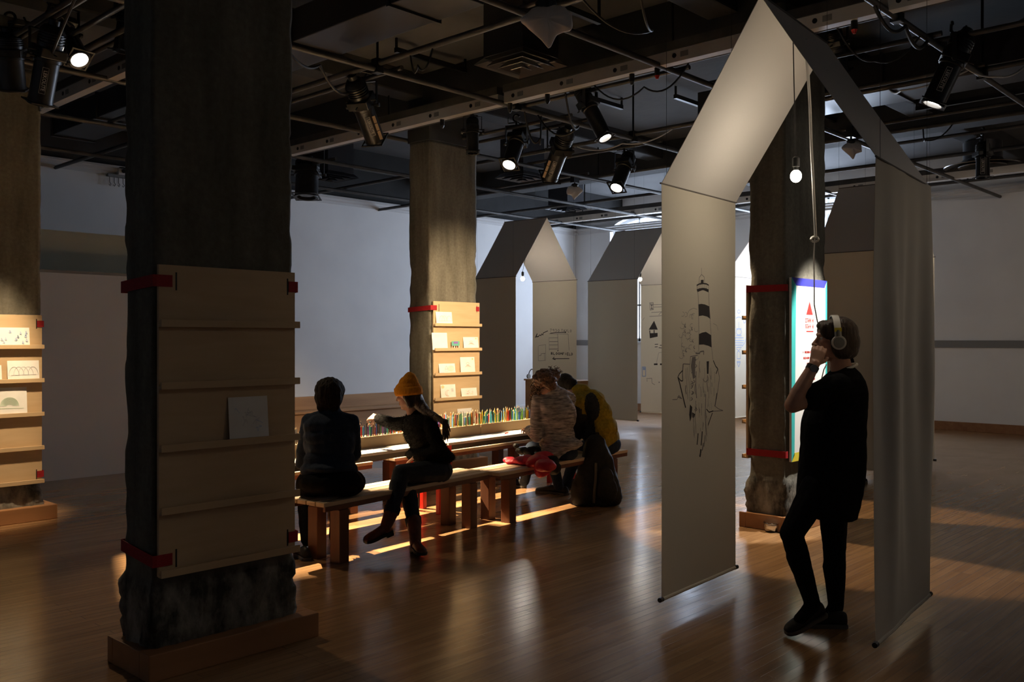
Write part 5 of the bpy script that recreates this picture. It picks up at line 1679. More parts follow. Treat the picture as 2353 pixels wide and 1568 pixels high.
def hand_shapes(mb, w, d, pn, th, curl=(0.35, 0.55, 0.4), s=1.0, spread=0.06):
    """wrist w, direction d, palm normal pn, thumb side th"""
    d = d.normalized(); th = (th - d * th.dot(d)).normalized(); pn = (pn - d * pn.dot(d) - th * pn.dot(th)).normalized()
    ln = (0.070, 0.078, 0.073, 0.058)
    for i in range(4):
        b = w + (d * 0.012 + th * (0.017 - 0.011 * i)) * s
        k = w + (d * (0.088 - 0.004 * abs(i - 1)) + th * (0.031 - 0.0205 * i)) * s
        cap_shape(mb, b, 0.0150 * s, k, 0.0110 * s, 8)
        q = k
        a = 0.0
        dd0 = (d + th * spread * (1.5 - i)).normalized()
        for j, fr in enumerate((0.46, 0.30, 0.24)):
            a += curl[j] * (1 + 0.08 * i)
            dd = dd0 * math.cos(a) + pn * math.sin(a)
            q2 = q + dd * ln[i] * fr * s
            cap_shape(mb, q, (0.0092 - 0.0008 * j) * s, q2, (0.0086 - 0.0009 * j) * s, 8)
            q = q2
    b = w + (d * 0.026 + th * 0.024 + pn * 0.006) * s
    d1 = (d * 0.62 + th * 0.62 + pn * 0.35).normalized()
    q = b + d1 * 0.040 * s
    cap_shape(mb, b, 0.0145 * s, q, 0.0112 * s, 8)
    d2 = (d * 0.85 + th * 0.30 + pn * 0.35).normalized()
    cap_shape(mb, q, 0.0108 * s, q + d2 * 0.034 * s, 0.0092 * s, 8)

def torso_shapes(mb, pel, nck, left, w=1.0, g=0.0, hip=0.165, depth=1.0):
    u = (nck - pel).normalized()
    left = (left - u * left.dot(u)).normalized()
    f = left.cross(u)
    Q = m3(left, f, u)
    H = (nck - pel).length
    for (k, rx, ry, rz) in ((0.0, hip, 0.115 * depth, 0.115), (0.2, 0.148 * w, 0.105 * depth, 0.12), (0.42, 0.138 * w, 0.10 * depth, 0.13), (0.62, 0.155 * w, 0.11 * depth, 0.13), (0.80, 0.16 * w, 0.10 * depth, 0.11)):
        mb.ellipsoid(pel + u * H * k, (rx + g, ry + g, rz * H / 0.5 + g), Q, nu=20, nv=12)
    return u, f

def limb(mb, pts, rs, g=0.0, n=12):
    for a, b, r0, r1 in zip(pts[:-1], pts[1:], rs[:-1], rs[1:]):
        cap_shape(mb, a, r0 + g, b, r1 + g, n)

def leg_shapes(mb, hip, knee, ank, g=0.0, k=1.0):
    calf = knee.lerp(ank, 0.3)
    limb(mb, [hip, knee], [0.082 * k, 0.056 * k], g)
    limb(mb, [knee, calf, ank], [0.053 * k, 0.053 * k, 0.036 * k], g)
    bk = (ank - knee).cross((hip - knee).cross(ank - knee))
    if bk.length > 1e-5:
        bk.normalize()
        limb(mb, [calf - bk * 0.012, calf.lerp(ank, 0.3) - bk * 0.008], [0.047 * k, 0.042 * k], g)

def shoe(parent, heel, d, u, L_=0.26, W=0.092, m=None, sole=None, shaft=None, name='shoe', hi=0.075, heel_h=0.0):
    """heel: sole centre below the heel; d: towards the toe; u: up"""
    d = d.normalized(); u = (u - d * u.dot(d)).normalized(); s = d.cross(u)
    prof = [(0.0, 0.55, 0.75), (0.05, 0.80, 0.95), (0.18, 0.84, 1.0), (0.32, 0.80, 0.98), (0.45, 0.84, 0.82), (0.60, 0.96, 0.66), (0.74, 1.0, 0.54), (0.87, 0.88, 0.46), (0.96, 0.62, 0.38), (1.0, 0.30, 0.22)]
    rings, srings = [], []
    for (t, w, h) in prof:
        ring = []
        for k in range(14):
            a = PI * k / 13
            ring.append(heel + d * L_ * t + s * W / 2 * w * math.cos(a) * (1.0 if h < 0.6 else 0.92) + u * (0.016 + hi * h * max(0.0, math.sin(a)) ** 0.7))
        rings.append(ring)
        q = []
        for (a, b) in ((1.06, 0), (1.06, 0.022), (-1.06, 0.022), (-1.06, 0)):
            q.append(heel + d * L_ * t + s * W / 2 * w * a + u * b)
        srings.append(q)
    me = evaluated(MB().loft(rings).mesh('upper'), [('SUBSURF', dict(levels=1))])
    me.materials.clear()
    o = link(name, me, m or M['shoe'], parent, smooth='all')
    MB().loft(srings).obj('sole', sole or M['sole'], o, bevel=0.004)
    mbl = MB()
    for k in range(4):
        t = 0.40 + 0.07 * k
        hh = 0.016 + hi * (0.86 - 0.08 * k)
        mbl.tube([heel + d * L_ * t + s * 0.022 + u * (hh - 0.004), heel + d * L_ * t + u * (hh + 0.005), heel + d * L_ * t - s * 0.022 + u * (hh - 0.004)], 0.003, 6)
    if shaft is None: mbl.obj('laces', m or M['shoe'], o)
    if shaft is not None:
        mb = MB()
        a0 = heel + d * L_ * 0.20 + u * 0.05
        limb(mb, [a0, heel + d * L_ * 0.2 + u * 0.06, shaft], [0.042, 0.044, 0.054])
        mb2 = fuse(mb, 'shaft', 0.007, 2)
        link('shaft', mb2, m, o, smooth='all')
        q = heel
        MB().box(-0.001, -W * 0.36, -heel_h, L_ * 0.25, W * 0.36, 0.004, M=Matrix(((d.x, s.x, u.x, q.x), (d.y, s.y, u.y, q.y), (d.z, s.z, u.z, q.z), (0, 0, 0, 1)))).obj('heel', sole or M['sole'], o, bevel=0.004) if heel_h else None
    return o

wr = lambda amp, fr: (lambda co: amp * noise.noise(co * fr) + amp * 0.5 * noise.noise(co * fr * 2.3))

def person(label, mb, voxel=0.007, m='skin'):
    o = link('person', fuse(mb, 'person', voxel, 2), M[m], None, smooth='all')
    return tag(o, label, 'person')

def wear(name, parent, mb, m, voxel=0.009, sm=3, disp=None):
    return link(name, fuse(mb, name, voxel, sm, disp), M[m] if isinstance(m, str) else m, parent, smooth='all')

fz = lambda v: V((v.x, v.y, 0)).normalized()

# ---- the standing woman with headphones, inside the front house
def standing_woman():
    D0 = 4.93
    f = (-RT * 0.985 + DP * 0.17).normalized()
    l = UP.cross(f)
    J = dict(pel=P(1903, 1105, D0), nck=P(1938, 862, D0), hL=P(1880, 1120, 4.85), hR=P(1914, 1120, 5.01), kL=P(1819, 1226, 4.80), aL=P(1868, 1392, 4.84), kR=P(1917, 1262, 5.0), aR=P(1921, 1395, 4.99),
             sL=P(1926, 888, 4.77), eL=P(1821, 931, 4.70), wL=P(1871, 838, 4.735), sR=P(1938, 885, 5.09), eR=P(1950, 1000, 5.13), wR=P(1905, 1075, 5.06))
    hc = P(1917, 779, 4.915)
    hu = (UP + f * 0.04).normalized()
    hf = (f - hu * f.dot(hu)).normalized()
    mb = MB()
    torso_shapes(mb, J['pel'], J['nck'], l, 1.0)
    cap_shape(mb, J['sL'], 0.056, J['sR'], 0.056)
    limb(mb, [J['nck'] - UP * 0.02, P(1929, 822, 4.92)], [0.060, 0.052])
    head_shapes(mb, hc, hf, hu)
    limb(mb, [J['sL'], J['eL']], [0.054, 0.042]); limb(mb, [J['eL'], J['eL'].lerp(J['wL'], 0.3), J['wL']], [0.041, 0.043, 0.028])
    limb(mb, [J['sR'], J['eR'], J['wR']], [0.052, 0.042, 0.027])
    hand_shapes(mb, J['wL'], P(1884, 800, 4.77) - J['wL'], DP, RT, (0.30, 1.25, 0.7), 0.95)
    hand_shapes(mb, J['wR'], P(1880, 1105, 5.02) - J['wR'], -DP, -RT, (0.3, 0.5, 0.4), 0.95)
    leg_shapes(mb, J['hL'], J['kL'], J['aL']); leg_shapes(mb, J['hR'], J['kR'], J['aR'])
    o = person('woman in a long black tunic standing with headphones, hand raised to her face', mb, 0.0055)
    eyes(o, hc, hf, hu)
    # bobbed hair
    hl = hu.cross(hf); Q = m3(hf, hl, hu)
    mb = MB()
    E = lambda x, y, z, a, b, c: mb.ellipsoid(hc + hf * x + hl * y + hu * z, (a, b, c), Q)
    E(-0.026, 0, 0.030, 0.100, 0.088, 0.090); E(-0.060, 0, -0.02, 0.072, 0.084, 0.085); E(-0.062, 0, -0.062, 0.060, 0.078, 0.050)
    for k in (-1, 1):
        E(-0.018, k * 0.066, -0.025, 0.050, 0.026, 0.085); E(-0.035, k * 0.062, -0.075, 0.045, 0.026, 0.035); E(0.03, k * 0.055, 0.045, 0.05, 0.028, 0.05)
    E(0.045, 0.0, 0.072, 0.045, 0.06, 0.030)
    wear('hair', o, mb, 'hair_dark', 0.006, 2, lambda co: 0.003 * noise.noise(V((co.x * 70, co.y * 70, co.z * 9))))
    # tunic: rings from the shoulders to the hem
    rows = [(842, 1930, 1958, 0.055), (856, 1908, 1970, 0.12), (872, 1896, 1977, 0.185), (900, 1884, 1982, 0.215), (935, 1862, 1984, 0.205), (970, 1847, 1983, 0.19), (1010, 1845, 1982, 0.185),
            (1060, 1842, 1981, 0.19), (1110, 1838, 1977, 0.20), (1150, 1836, 1969, 0.205), (1172, 1846, 1962, 0.205), (1184, 1852, 1959, 0.205)]
    rings = []
    for (y, xa, xb, dh) in rows:
        a, b = P(xa, y, D0), P(xb, y, D0)
        c = (a + b) / 2
        hw = (b - a).length / 2
        rings.append([c + RT * hw * math.copysign(abs(math.cos(2 * PI * k / 36)) ** 0.85, math.cos(2 * PI * k / 36)) + DP * dh * math.copysign(abs(math.sin(2 * PI * k / 36)) ** 0.85, math.sin(2 * PI * k / 36)) for k in range(36)])
    mb = MB().loft(rings)
    limb(mb, [J['sL'] + UP * 0.0, J['sL'].lerp(J['eL'], 0.62)], [0.070, 0.066])
    mb.ellipsoid(J['sL'].lerp(J['eL'], 0.45) - UP * 0.02, (0.075, 0.06, 0.07))
    limb(mb, [J['sR'], J['sR'].lerp(J['eR'], 0.7)], [0.070, 0.066])
    wear('tunic', o, mb, 'black_cloth', 0.008, 3, lambda co: 0.006 * noise.noise(V((co.x * 9, co.y * 9, co.z * 2.2))) + 0.003 * noise.noise(co * 22))
    ct = P(1944, 846, D0)
    MB().tube([ct + RT * 0.052 * math.cos(a * PI / 12) + DP * 0.068 * math.sin(a * PI / 12) + UP * (0.004 + 0.018 * math.cos(a * PI / 12)) for a in range(25)], 0.0075, 8).obj('collar', M['paper'], o, smooth=True)
    mb = MB()
    leg_shapes(mb, J['hL'], J['kL'], J['aL'], 0.006); leg_shapes(mb, J['hR'], J['kR'], J['aR'], 0.006)
    mb.ellipsoid(J['pel'], (0.15, 0.15, 0.12))
    limb(mb, [J['aL'], P(1838, 1424, 4.80)], [0.041, 0.032]); limb(mb, [J['aR'], P(1897, 1424, 4.96)], [0.041, 0.032])
    wear('leggings', o, mb, 'black_cloth', 0.008, 2, wr(0.002, 20))
    # left shoe on its toe, right shoe flat
    toe = PZ(1803, 1462, 0.004); hl_ = P(1896, 1412, 4.86)
    dL = (toe - hl_)
    s1 = shoe(o, hl_, dL, UP + f * 0.2 - DP * 0.25, 0.25, 0.09, M['shoe'], M['sole'])
    hr = PZ(1947, 1443, 0.0)
    shoe(o, hr, f - DP * 0.05, UP, 0.25, 0.088, M['shoe'], M['sole'])
    wv = (J['eL'] - J['wL']).normalized()
    wc = J['wL'] + wv * 0.022
    MB().tube([wc - wv * 0.012, wc + wv * 0.012], 0.0325, 20).obj('wristwatch', M['black_rubber'], o, smooth=True)
    fc = wc - DP * 0.031 - RT * 0.002
    watch = [c for c in o.children if c.name.startswith('wristwatch')][0]
    MB().tube([fc + DP * 0.002, fc - DP * 0.006], 0.019, 20).obj('watch_face', M['dull_metal'], watch, smooth=True)
    # headphones with their cable
    h = thing('headphones', 'white over-ear headphones worn by the standing woman, cable rising to the ceiling', 'headphones', hc)
    Q4 = lambda x, y, z: hc + hf * x + hl * y + hu * z
    n = 22
    rings = []
    for k in range(n + 1):
        a = PI * (0.03 + 0.94 * k / n)
        y, z = 0.100 * math.cos(a), -0.01 + 0.134 * math.sin(a) ** 0.85
        ny, nz = math.cos(a), math.sin(a)
        w = 0.017
        rings.append([Q4(-0.004 - w, y + ny * 0.004, z + nz * 0.004), Q4(-0.004 + w, y + ny * 0.004, z + nz * 0.004), Q4(-0.004 + w, y - ny * 0.004, z - nz * 0.004), Q4(-0.004 - w, y - ny * 0.004, z - nz * 0.004)])
    MB().loft(rings).obj('headband', M['white_plastic'], h, smooth=True)
    for s in (-1, 1):
        yb = MB().box(-0.0175, -0.0055, -0.02, 0.0175, 0.0055, 0.0, M=Matrix.Translation(Q4(-0.004, s * 0.1015, 0.058)) @ Q.to_4x4())
        yb.obj('yellow_band', M['yellow'], h)
        MB().tube([Q4(-0.004, s * 0.101, 0.045), Q4(-0.004, s * 0.104, 0.012)], 0.010, 10).obj('slider', M['grey_plastic'], h, smooth=True)
        c0 = Q4(-0.006, s * 0.080, -0.020)
        MB().tube([c0, c0 + hl * s * 0.020, c0 + hl * s * 0.026], [0.036, 0.038, 0.035], 26).obj('ear_cup', M['white_plastic'], h, smooth=True)
        MB().tube([c0 + hl * s * 0.024, c0 + hl * s * 0.030], [0.029, 0.027], 26).obj('ear_plate', M['grey_plastic'], h, smooth=True)
        MB().tube([c0 - hl * s * 0.012, c0], [0.034, 0.038], 22).obj('ear_pad', M['black_rubber'], h, smooth=True)
    pts = [P(1857, 175, 5.02), P(1861, 240, 5.02), P(1864, 330, 5.02), P(1869, 430, 5.02), P(1873, 520, 5.02), P(1874, 545, 5.02)]
    MB().tube([P(1850, 90, 5.02).lerp(pts[0], 0)] + pts, 0.0085, 8).obj('twin_cable', M['white_plastic'], h, smooth=True)
    MB().tube([P(1874 + 9 * math.cos(a) - 2, 550 + 6 * math.sin(a), 5.02 - 0.012 * math.cos(a * 2)) for a in [k * PI / 5 for k in range(12)]], 0.006, 8).obj('knot', M['white_plastic'], h, smooth=True)
    c1 = Q4(-0.01, -0.10, -0.055)
    MB().tube([P(1872, 548, 5.02), P(1870, 590, 5.02), P(1871, 640, 5.03), P(1871, 700, 5.04), P(1878, 738, 5.05), P(1890, 775, 5.05), c1], 0.0035, 7).obj('cable', M['white_plastic'], h, smooth=True)
    MB().tube([P(1899, 838, 4.80), P(1893, 850, 4.79), P(1887, 875, 4.79), P(1884, 895, 4.78)], 0.003, 7).obj('inline_cable', M['white_plastic'], h, smooth=True)
standing_woman()

# ---- woman in a denim jacket, seen from behind
def denim_woman():
    f = (-RT * 0.30 + DP * 0.95).normalized()
    l = UP.cross(f)
    pel, nck = P(757, 1092, 6.47), P(759, 958, 6.52)
    sL, sR = P(712, 972, 6.52), P(806, 972, 6.55)
    eL, eR = P(697, 1062, 6.58), P(812, 1046, 6.62)
    wL, wR = P(722, 1040, 6.84), P(795, 1030, 6.86)
    hL, hR = P(716, 1112, 6.52), P(800, 1112, 6.55)
    kL, kR = P(703, 1115, 6.86), P(783, 1120, 6.93)
    aL, aR = P(706, 1240, 6.62), P(771, 1232, 6.76)
    hc = P(759, 906, 6.55)
    hf = (f + RT * 0.35).normalized()
    mb = MB()
    torso_shapes(mb, pel, nck, l, 1.05, hip=0.2)
    cap_shape(mb, sL, 0.05, sR, 0.05)
    limb(mb, [nck, P(759, 930, 6.53)], [0.06, 0.055])
    head_shapes(mb, hc, hf, UP, 0.95)
    limb(mb, [sL, eL, wL], [0.05, 0.043, 0.028]); limb(mb, [sR, eR, wR], [0.05, 0.043, 0.028])
    hand_shapes(mb, wL, f + RT * 0.3, -UP, RT, s=0.92); hand_shapes(mb, wR, f - RT * 0.3, -UP, -RT, s=0.92)
    leg_shapes(mb, hL, kL, aL); leg_shapes(mb, hR, kR, aR)
    limb(mb, [aL, aL + f * 0.12 - UP * 0.05], [0.034, 0.028]); limb(mb, [aR, aR + f * 0.12 - UP * 0.05], [0.034, 0.028])
    o = person('dark-haired woman in a denim jacket seen from behind, seated at the left end', mb)
    eyes(o, hc, hf, UP, 0.95)
    hl = UP.cross(hf); Q = m3(hf, hl, UP)
    mb = MB()
    E = lambda x, y, z, a, b, c: mb.ellipsoid(hc + hf * x + hl * y + UP * z, (a, b, c), Q)
    E(-0.022, 0, 0.028, 0.108, 0.106, 0.094); E(-0.050, 0, -0.025, 0.082, 0.100, 0.090); E(-0.055, 0, -0.085, 0.050, 0.084, 0.055)
    for k in (-1, 1): E(0.0, k * 0.058, 0.0, 0.06, 0.034, 0.06); E(-0.02, k * 0.075, 0.02, 0.05, 0.026, 0.06)
    E(0.05, 0.0, 0.07, 0.045, 0.06, 0.03)
    wear('hair', o, mb, 'hair_black', 0.005, 1, lambda co: 0.007 * noise.noise(V((co.x * 45, co.y * 45, co.z * 14))) + 0.006 * noise.noise(co * 14))
    mb = MB()
    torso_shapes(mb, pel + UP * 0.03, nck - UP * 0.0, l, 1.06, 0.022, hip=0.182)
    cap_shape(mb, sL, 0.062, sR, 0.062)
    for q in (sL, sR): limb(mb, [nck - UP * 0.005, q], [0.075, 0.062])
    mb.ellipsoid(P(757, 1020, 6.50), (0.185, 0.13, 0.16), m3(RT, DP, UP)); mb.ellipsoid(P(757, 1072, 6.48), (0.19, 0.19, 0.05))
    limb(mb, [nck - UP * 0.01, nck + UP * 0.055], [0.078, 0.070])
    limb(mb, [sL, eL, wL.lerp(eL, 0.15)], [0.066, 0.058, 0.044]); limb(mb, [sR, eR, wR.lerp(eR, 0.15)], [0.066, 0.058, 0.044])
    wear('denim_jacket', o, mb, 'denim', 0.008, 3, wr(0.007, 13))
    mb = MB()
    mb.ellipsoid(P(757, 1106, 6.45), (0.235, 0.19, 0.105), m3(RT, DP, UP))
    mb.ellipsoid(P(722, 1110, 6.50), (0.13, 0.17, 0.10), m3(RT, DP, UP)); mb.ellipsoid(P(798, 1110, 6.52), (0.13, 0.17, 0.10), m3(RT, DP, UP))
    leg_shapes(mb, hL, kL, aL, 0.014); leg_shapes(mb, hR, kR, aR, 0.014)
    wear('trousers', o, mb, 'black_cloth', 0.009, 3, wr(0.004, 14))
    shoe(o, PZ(706, 1290, 0) , f - RT * 0.2, UP, 0.255, 0.09)
    shoe(o, PZ(774, 1268, 0), f + RT * 0.1, UP, 0.255, 0.09)
denim_woman()

# ---- woman in the orange hat, legs crossed, reaching for a pencil
def orange_hat_woman():
    f = (-RT * 0.93 + DP * 0.36).normalized()
    l = UP.cross(f)
    pel, nck = P(992, 1062, 7.28), P(953, 958, 7.28)
    left = (-DP * 0.75 + RT * 0.35 - RT * 0.0).normalized()
    sL, sR = P(985, 972, 7.14), P(940, 972, 7.42)
    eL, wL = P(1012, 1036, 7.06), P(955, 1050, 7.16)
    eR, wR = P(905, 975, 7.52), P(868, 962, 7.72)
    hL, hR = P(1002, 1083, 7.18), P(985, 1090, 7.36)
    kL, kR = P(922, 1088, 6.86), P(935, 1112, 7.02)
    aL, aR = P(899, 1180, 6.70), P(951, 1205, 6.74)
    hc = P(937, 908, 7.27)
    hf = (f - UP * 0.20).normalized()
    hl = UP.cross(hf).normalized()
    hu = hf.cross(hl)
    mb = MB()
    torso_shapes(mb, pel, nck, left, 0.92, hip=0.16)
    cap_shape(mb, sL, 0.048, sR, 0.048)
    limb(mb, [nck, P(945, 935, 7.28)], [0.055, 0.05])
    head_shapes(mb, hc, hf, hu, 0.95)
    limb(mb, [sL, eL, wL], [0.048, 0.040, 0.027]); limb(mb, [sR, eR, wR], [0.048, 0.040, 0.026])
    hd = P(846, 957, 7.80) - wR
    hand_shapes(mb, wR, hd, (-UP * 0.9 - RT * 0.2), (-DP * 0.4 - UP * 0.4 + RT * -0.2), (0.45, 0.9, 0.5), 1.0)
    hand_shapes(mb, wL, P(930, 1068, 7.20) - wL, -UP, DP, (0.3, 0.5, 0.4), 0.9)
    leg_shapes(mb, hL, kL, aL); leg_shapes(mb, hR, kR, aR)
    o = person('woman in an orange knitted hat, legs crossed, reaching for a pencil', mb, 0.0065)
    eyes(o, hc, hf, hu, 0.95)
    Q = m3(hf, hl, hu)
    # hat: crown with a soft peak leaning back, and a turned-up cuff
    mb = MB()
    E = lambda x, y, z, a, b, c: mb.ellipsoid(hc + hf * x + hl * y + hu * z, (a, b, c), Q)
    E(-0.010, 0, 0.048, 0.108, 0.090, 0.075); E(-0.025, 0, 0.095, 0.082, 0.074, 0.060); E(-0.042, 0, 0.128, 0.052, 0.05, 0.045); E(-0.045, 0, 0.150, 0.030, 0.03, 0.028)
    hat = wear('beanie', o, mb, 'orange', 0.006, 3, lambda co: 0.004 * noise.noise(co * 16) + 0.0012 * math.sin(math.atan2((co - hc).dot(hl), (co - hc).dot(hf)) * 60))
    rings = []
    for (z, k) in ((-0.018, 1.0), (0.0, 1.05), (0.02, 1.06), (0.04, 1.04), (0.048, 0.98)):
        rings.append([hc + hf * (-0.012 + 0.109 * k * math.cos(2 * PI * q / 60) * (1 + (0.012 if q % 2 else 0))) + hl * 0.091 * k * math.sin(2 * PI * q / 60) * (1 + (0.012 if q % 2 else 0)) + hu * (z + 0.012 * math.cos(2 * PI * q / 60) + 0.014) for q in range(60)])
    MB().loft(rings).obj('cuff', M['orange'], hat, smooth='all')
    # long dark hair gathered down the back
    mb = MB()
    limb(mb, [hc - hf * 0.055 - hu * 0.02, hc - hf * 0.085 - hu * 0.085, P(980, 948, 7.16), P(1005, 962, 7.10)], [0.062, 0.05, 0.036, 0.030])
    for k in (-1, 1): limb(mb, [hc + hl * k * 0.062 - hf * 0.01 - hu * 0.01, hc + hl * k * 0.058 - hf * 0.035 - hu * 0.085], [0.024, 0.026])
    hair = wear('hair', o, mb, 'hair_dark', 0.007, 2, lambda co: 0.004 * noise.noise(V((co.x * 60, co.y * 60, co.z * 18))))
    mb = MB()
    rr = random.Random(8)
    for k in range(26):
        a = P(1005 + rr.uniform(-6, 6), 960 + rr.uniform(-4, 4), 7.08)
        e = P(1022 + rr.uniform(-7, 14), 1012 + rr.uniform(-20, 8), 7.0)
        mb.tube([a, P(1024 + rr.uniform(-5, 4), 972 + rr.uniform(-5, 5), 7.04), e.lerp(a, 0.3) + RT * 0.02, e], [0.010, 0.010, 0.007, 0.001], 5)
    mb.obj('ponytail', M['hair_dark'], o, smooth=True)
    # fuzzy sweater
    mb = MB()
    torso_shapes(mb, pel + UP * 0.04, nck, left, 1.08, 0.024, hip=0.165)
    for q in (sL, sR): limb(mb, [nck - UP * 0.01, q], [0.068, 0.058])
    mb.ellipsoid(P(985, 1045, 7.27), (0.185, 0.16, 0.07), m3(RT, DP, UP)); mb.ellipsoid(P(1012, 1052, 7.24), (0.11, 0.14, 0.06), m3(RT, DP, UP))
    cap_shape(mb, sL, 0.06, sR, 0.056)
    limb(mb, [nck - UP * 0.02, nck + UP * 0.012], [0.07, 0.062])
    limb(mb, [sL, eL, wL.lerp(eL, 0.1)], [0.062, 0.055, 0.042]); limb(mb, [sR, eR, wR.lerp(eR, 0.08)], [0.060, 0.054, 0.043])
    sw = wear('sweater', o, mb, 'fur', 0.008, 3, wr(0.006, 16))
    me = sw.data
    mb = MB()
    rr = random.Random(4)
    for k in range(9000):
        v = me.vertices[rr.randrange(len(me.vertices))]
        n = (v.normal + V((rr.uniform(-.6, .6), rr.uniform(-.6, .6), rr.uniform(-.8, .3)))).normalized()
        t_ = n.orthogonal().normalized() * 0.0012
        ln = rr.uniform(0.008, 0.022)
        mb.add([v.co + t_, v.co - t_, v.co + n * ln], [(0, 1, 2)])
    fu = mb.obj('wool_fuzz', M['fur'], sw, world=False)
    fu['kind'] = 'stuff'
    mb = MB()
    mb.ellipsoid(P(996, 1082, 7.27), (0.155, 0.15, 0.115), m3(RT, DP, UP))
    leg_shapes(mb, hL, kL, aL, 0.012); leg_shapes(mb, hR, kR, aR, 0.012)
    wear('jeans', o, mb, 'jeans', 0.008, 3, wr(0.004, 16))
    for a, k in ((aL, kL), (aR, kR)):
        d = (a - k).normalized()
        MB().tube([a - d * 0.05, a - d * 0.045, a + d * 0.0, a + d * 0.004], [0.056, 0.062, 0.058, 0.054], 20).obj('trouser_cuff', M['jeans'], o, smooth=True)
    # boots: the crossed foot hangs, the other stands
    dd = (P(853, 1222, 6.62) - P(897, 1222, 6.70)).normalized()
    uu = (aL - P(893, 1226, 6.69)).normalized()
    shoe(o, P(900, 1222, 6.72), (P(850, 1234, 6.60) - P(902, 1212, 6.72)), UP * 0.9 + RT * 0.35, 0.235, 0.085, M['boot'], M['black_rubber'], shaft=aL - (aL - kL).normalized() * 0.02, name='boot', heel_h=0.02)
    hp = PZ(950, 1262, 0.02)
    shoe(o, hp, (-DP * 0.8 + RT * 0.35 + RT * 0.0), UP, 0.235, 0.085, M['boot'], M['black_rubber'], shaft=aR + UP * 0.02, name='boot', heel_h=0.02)
orange_hat_woman()

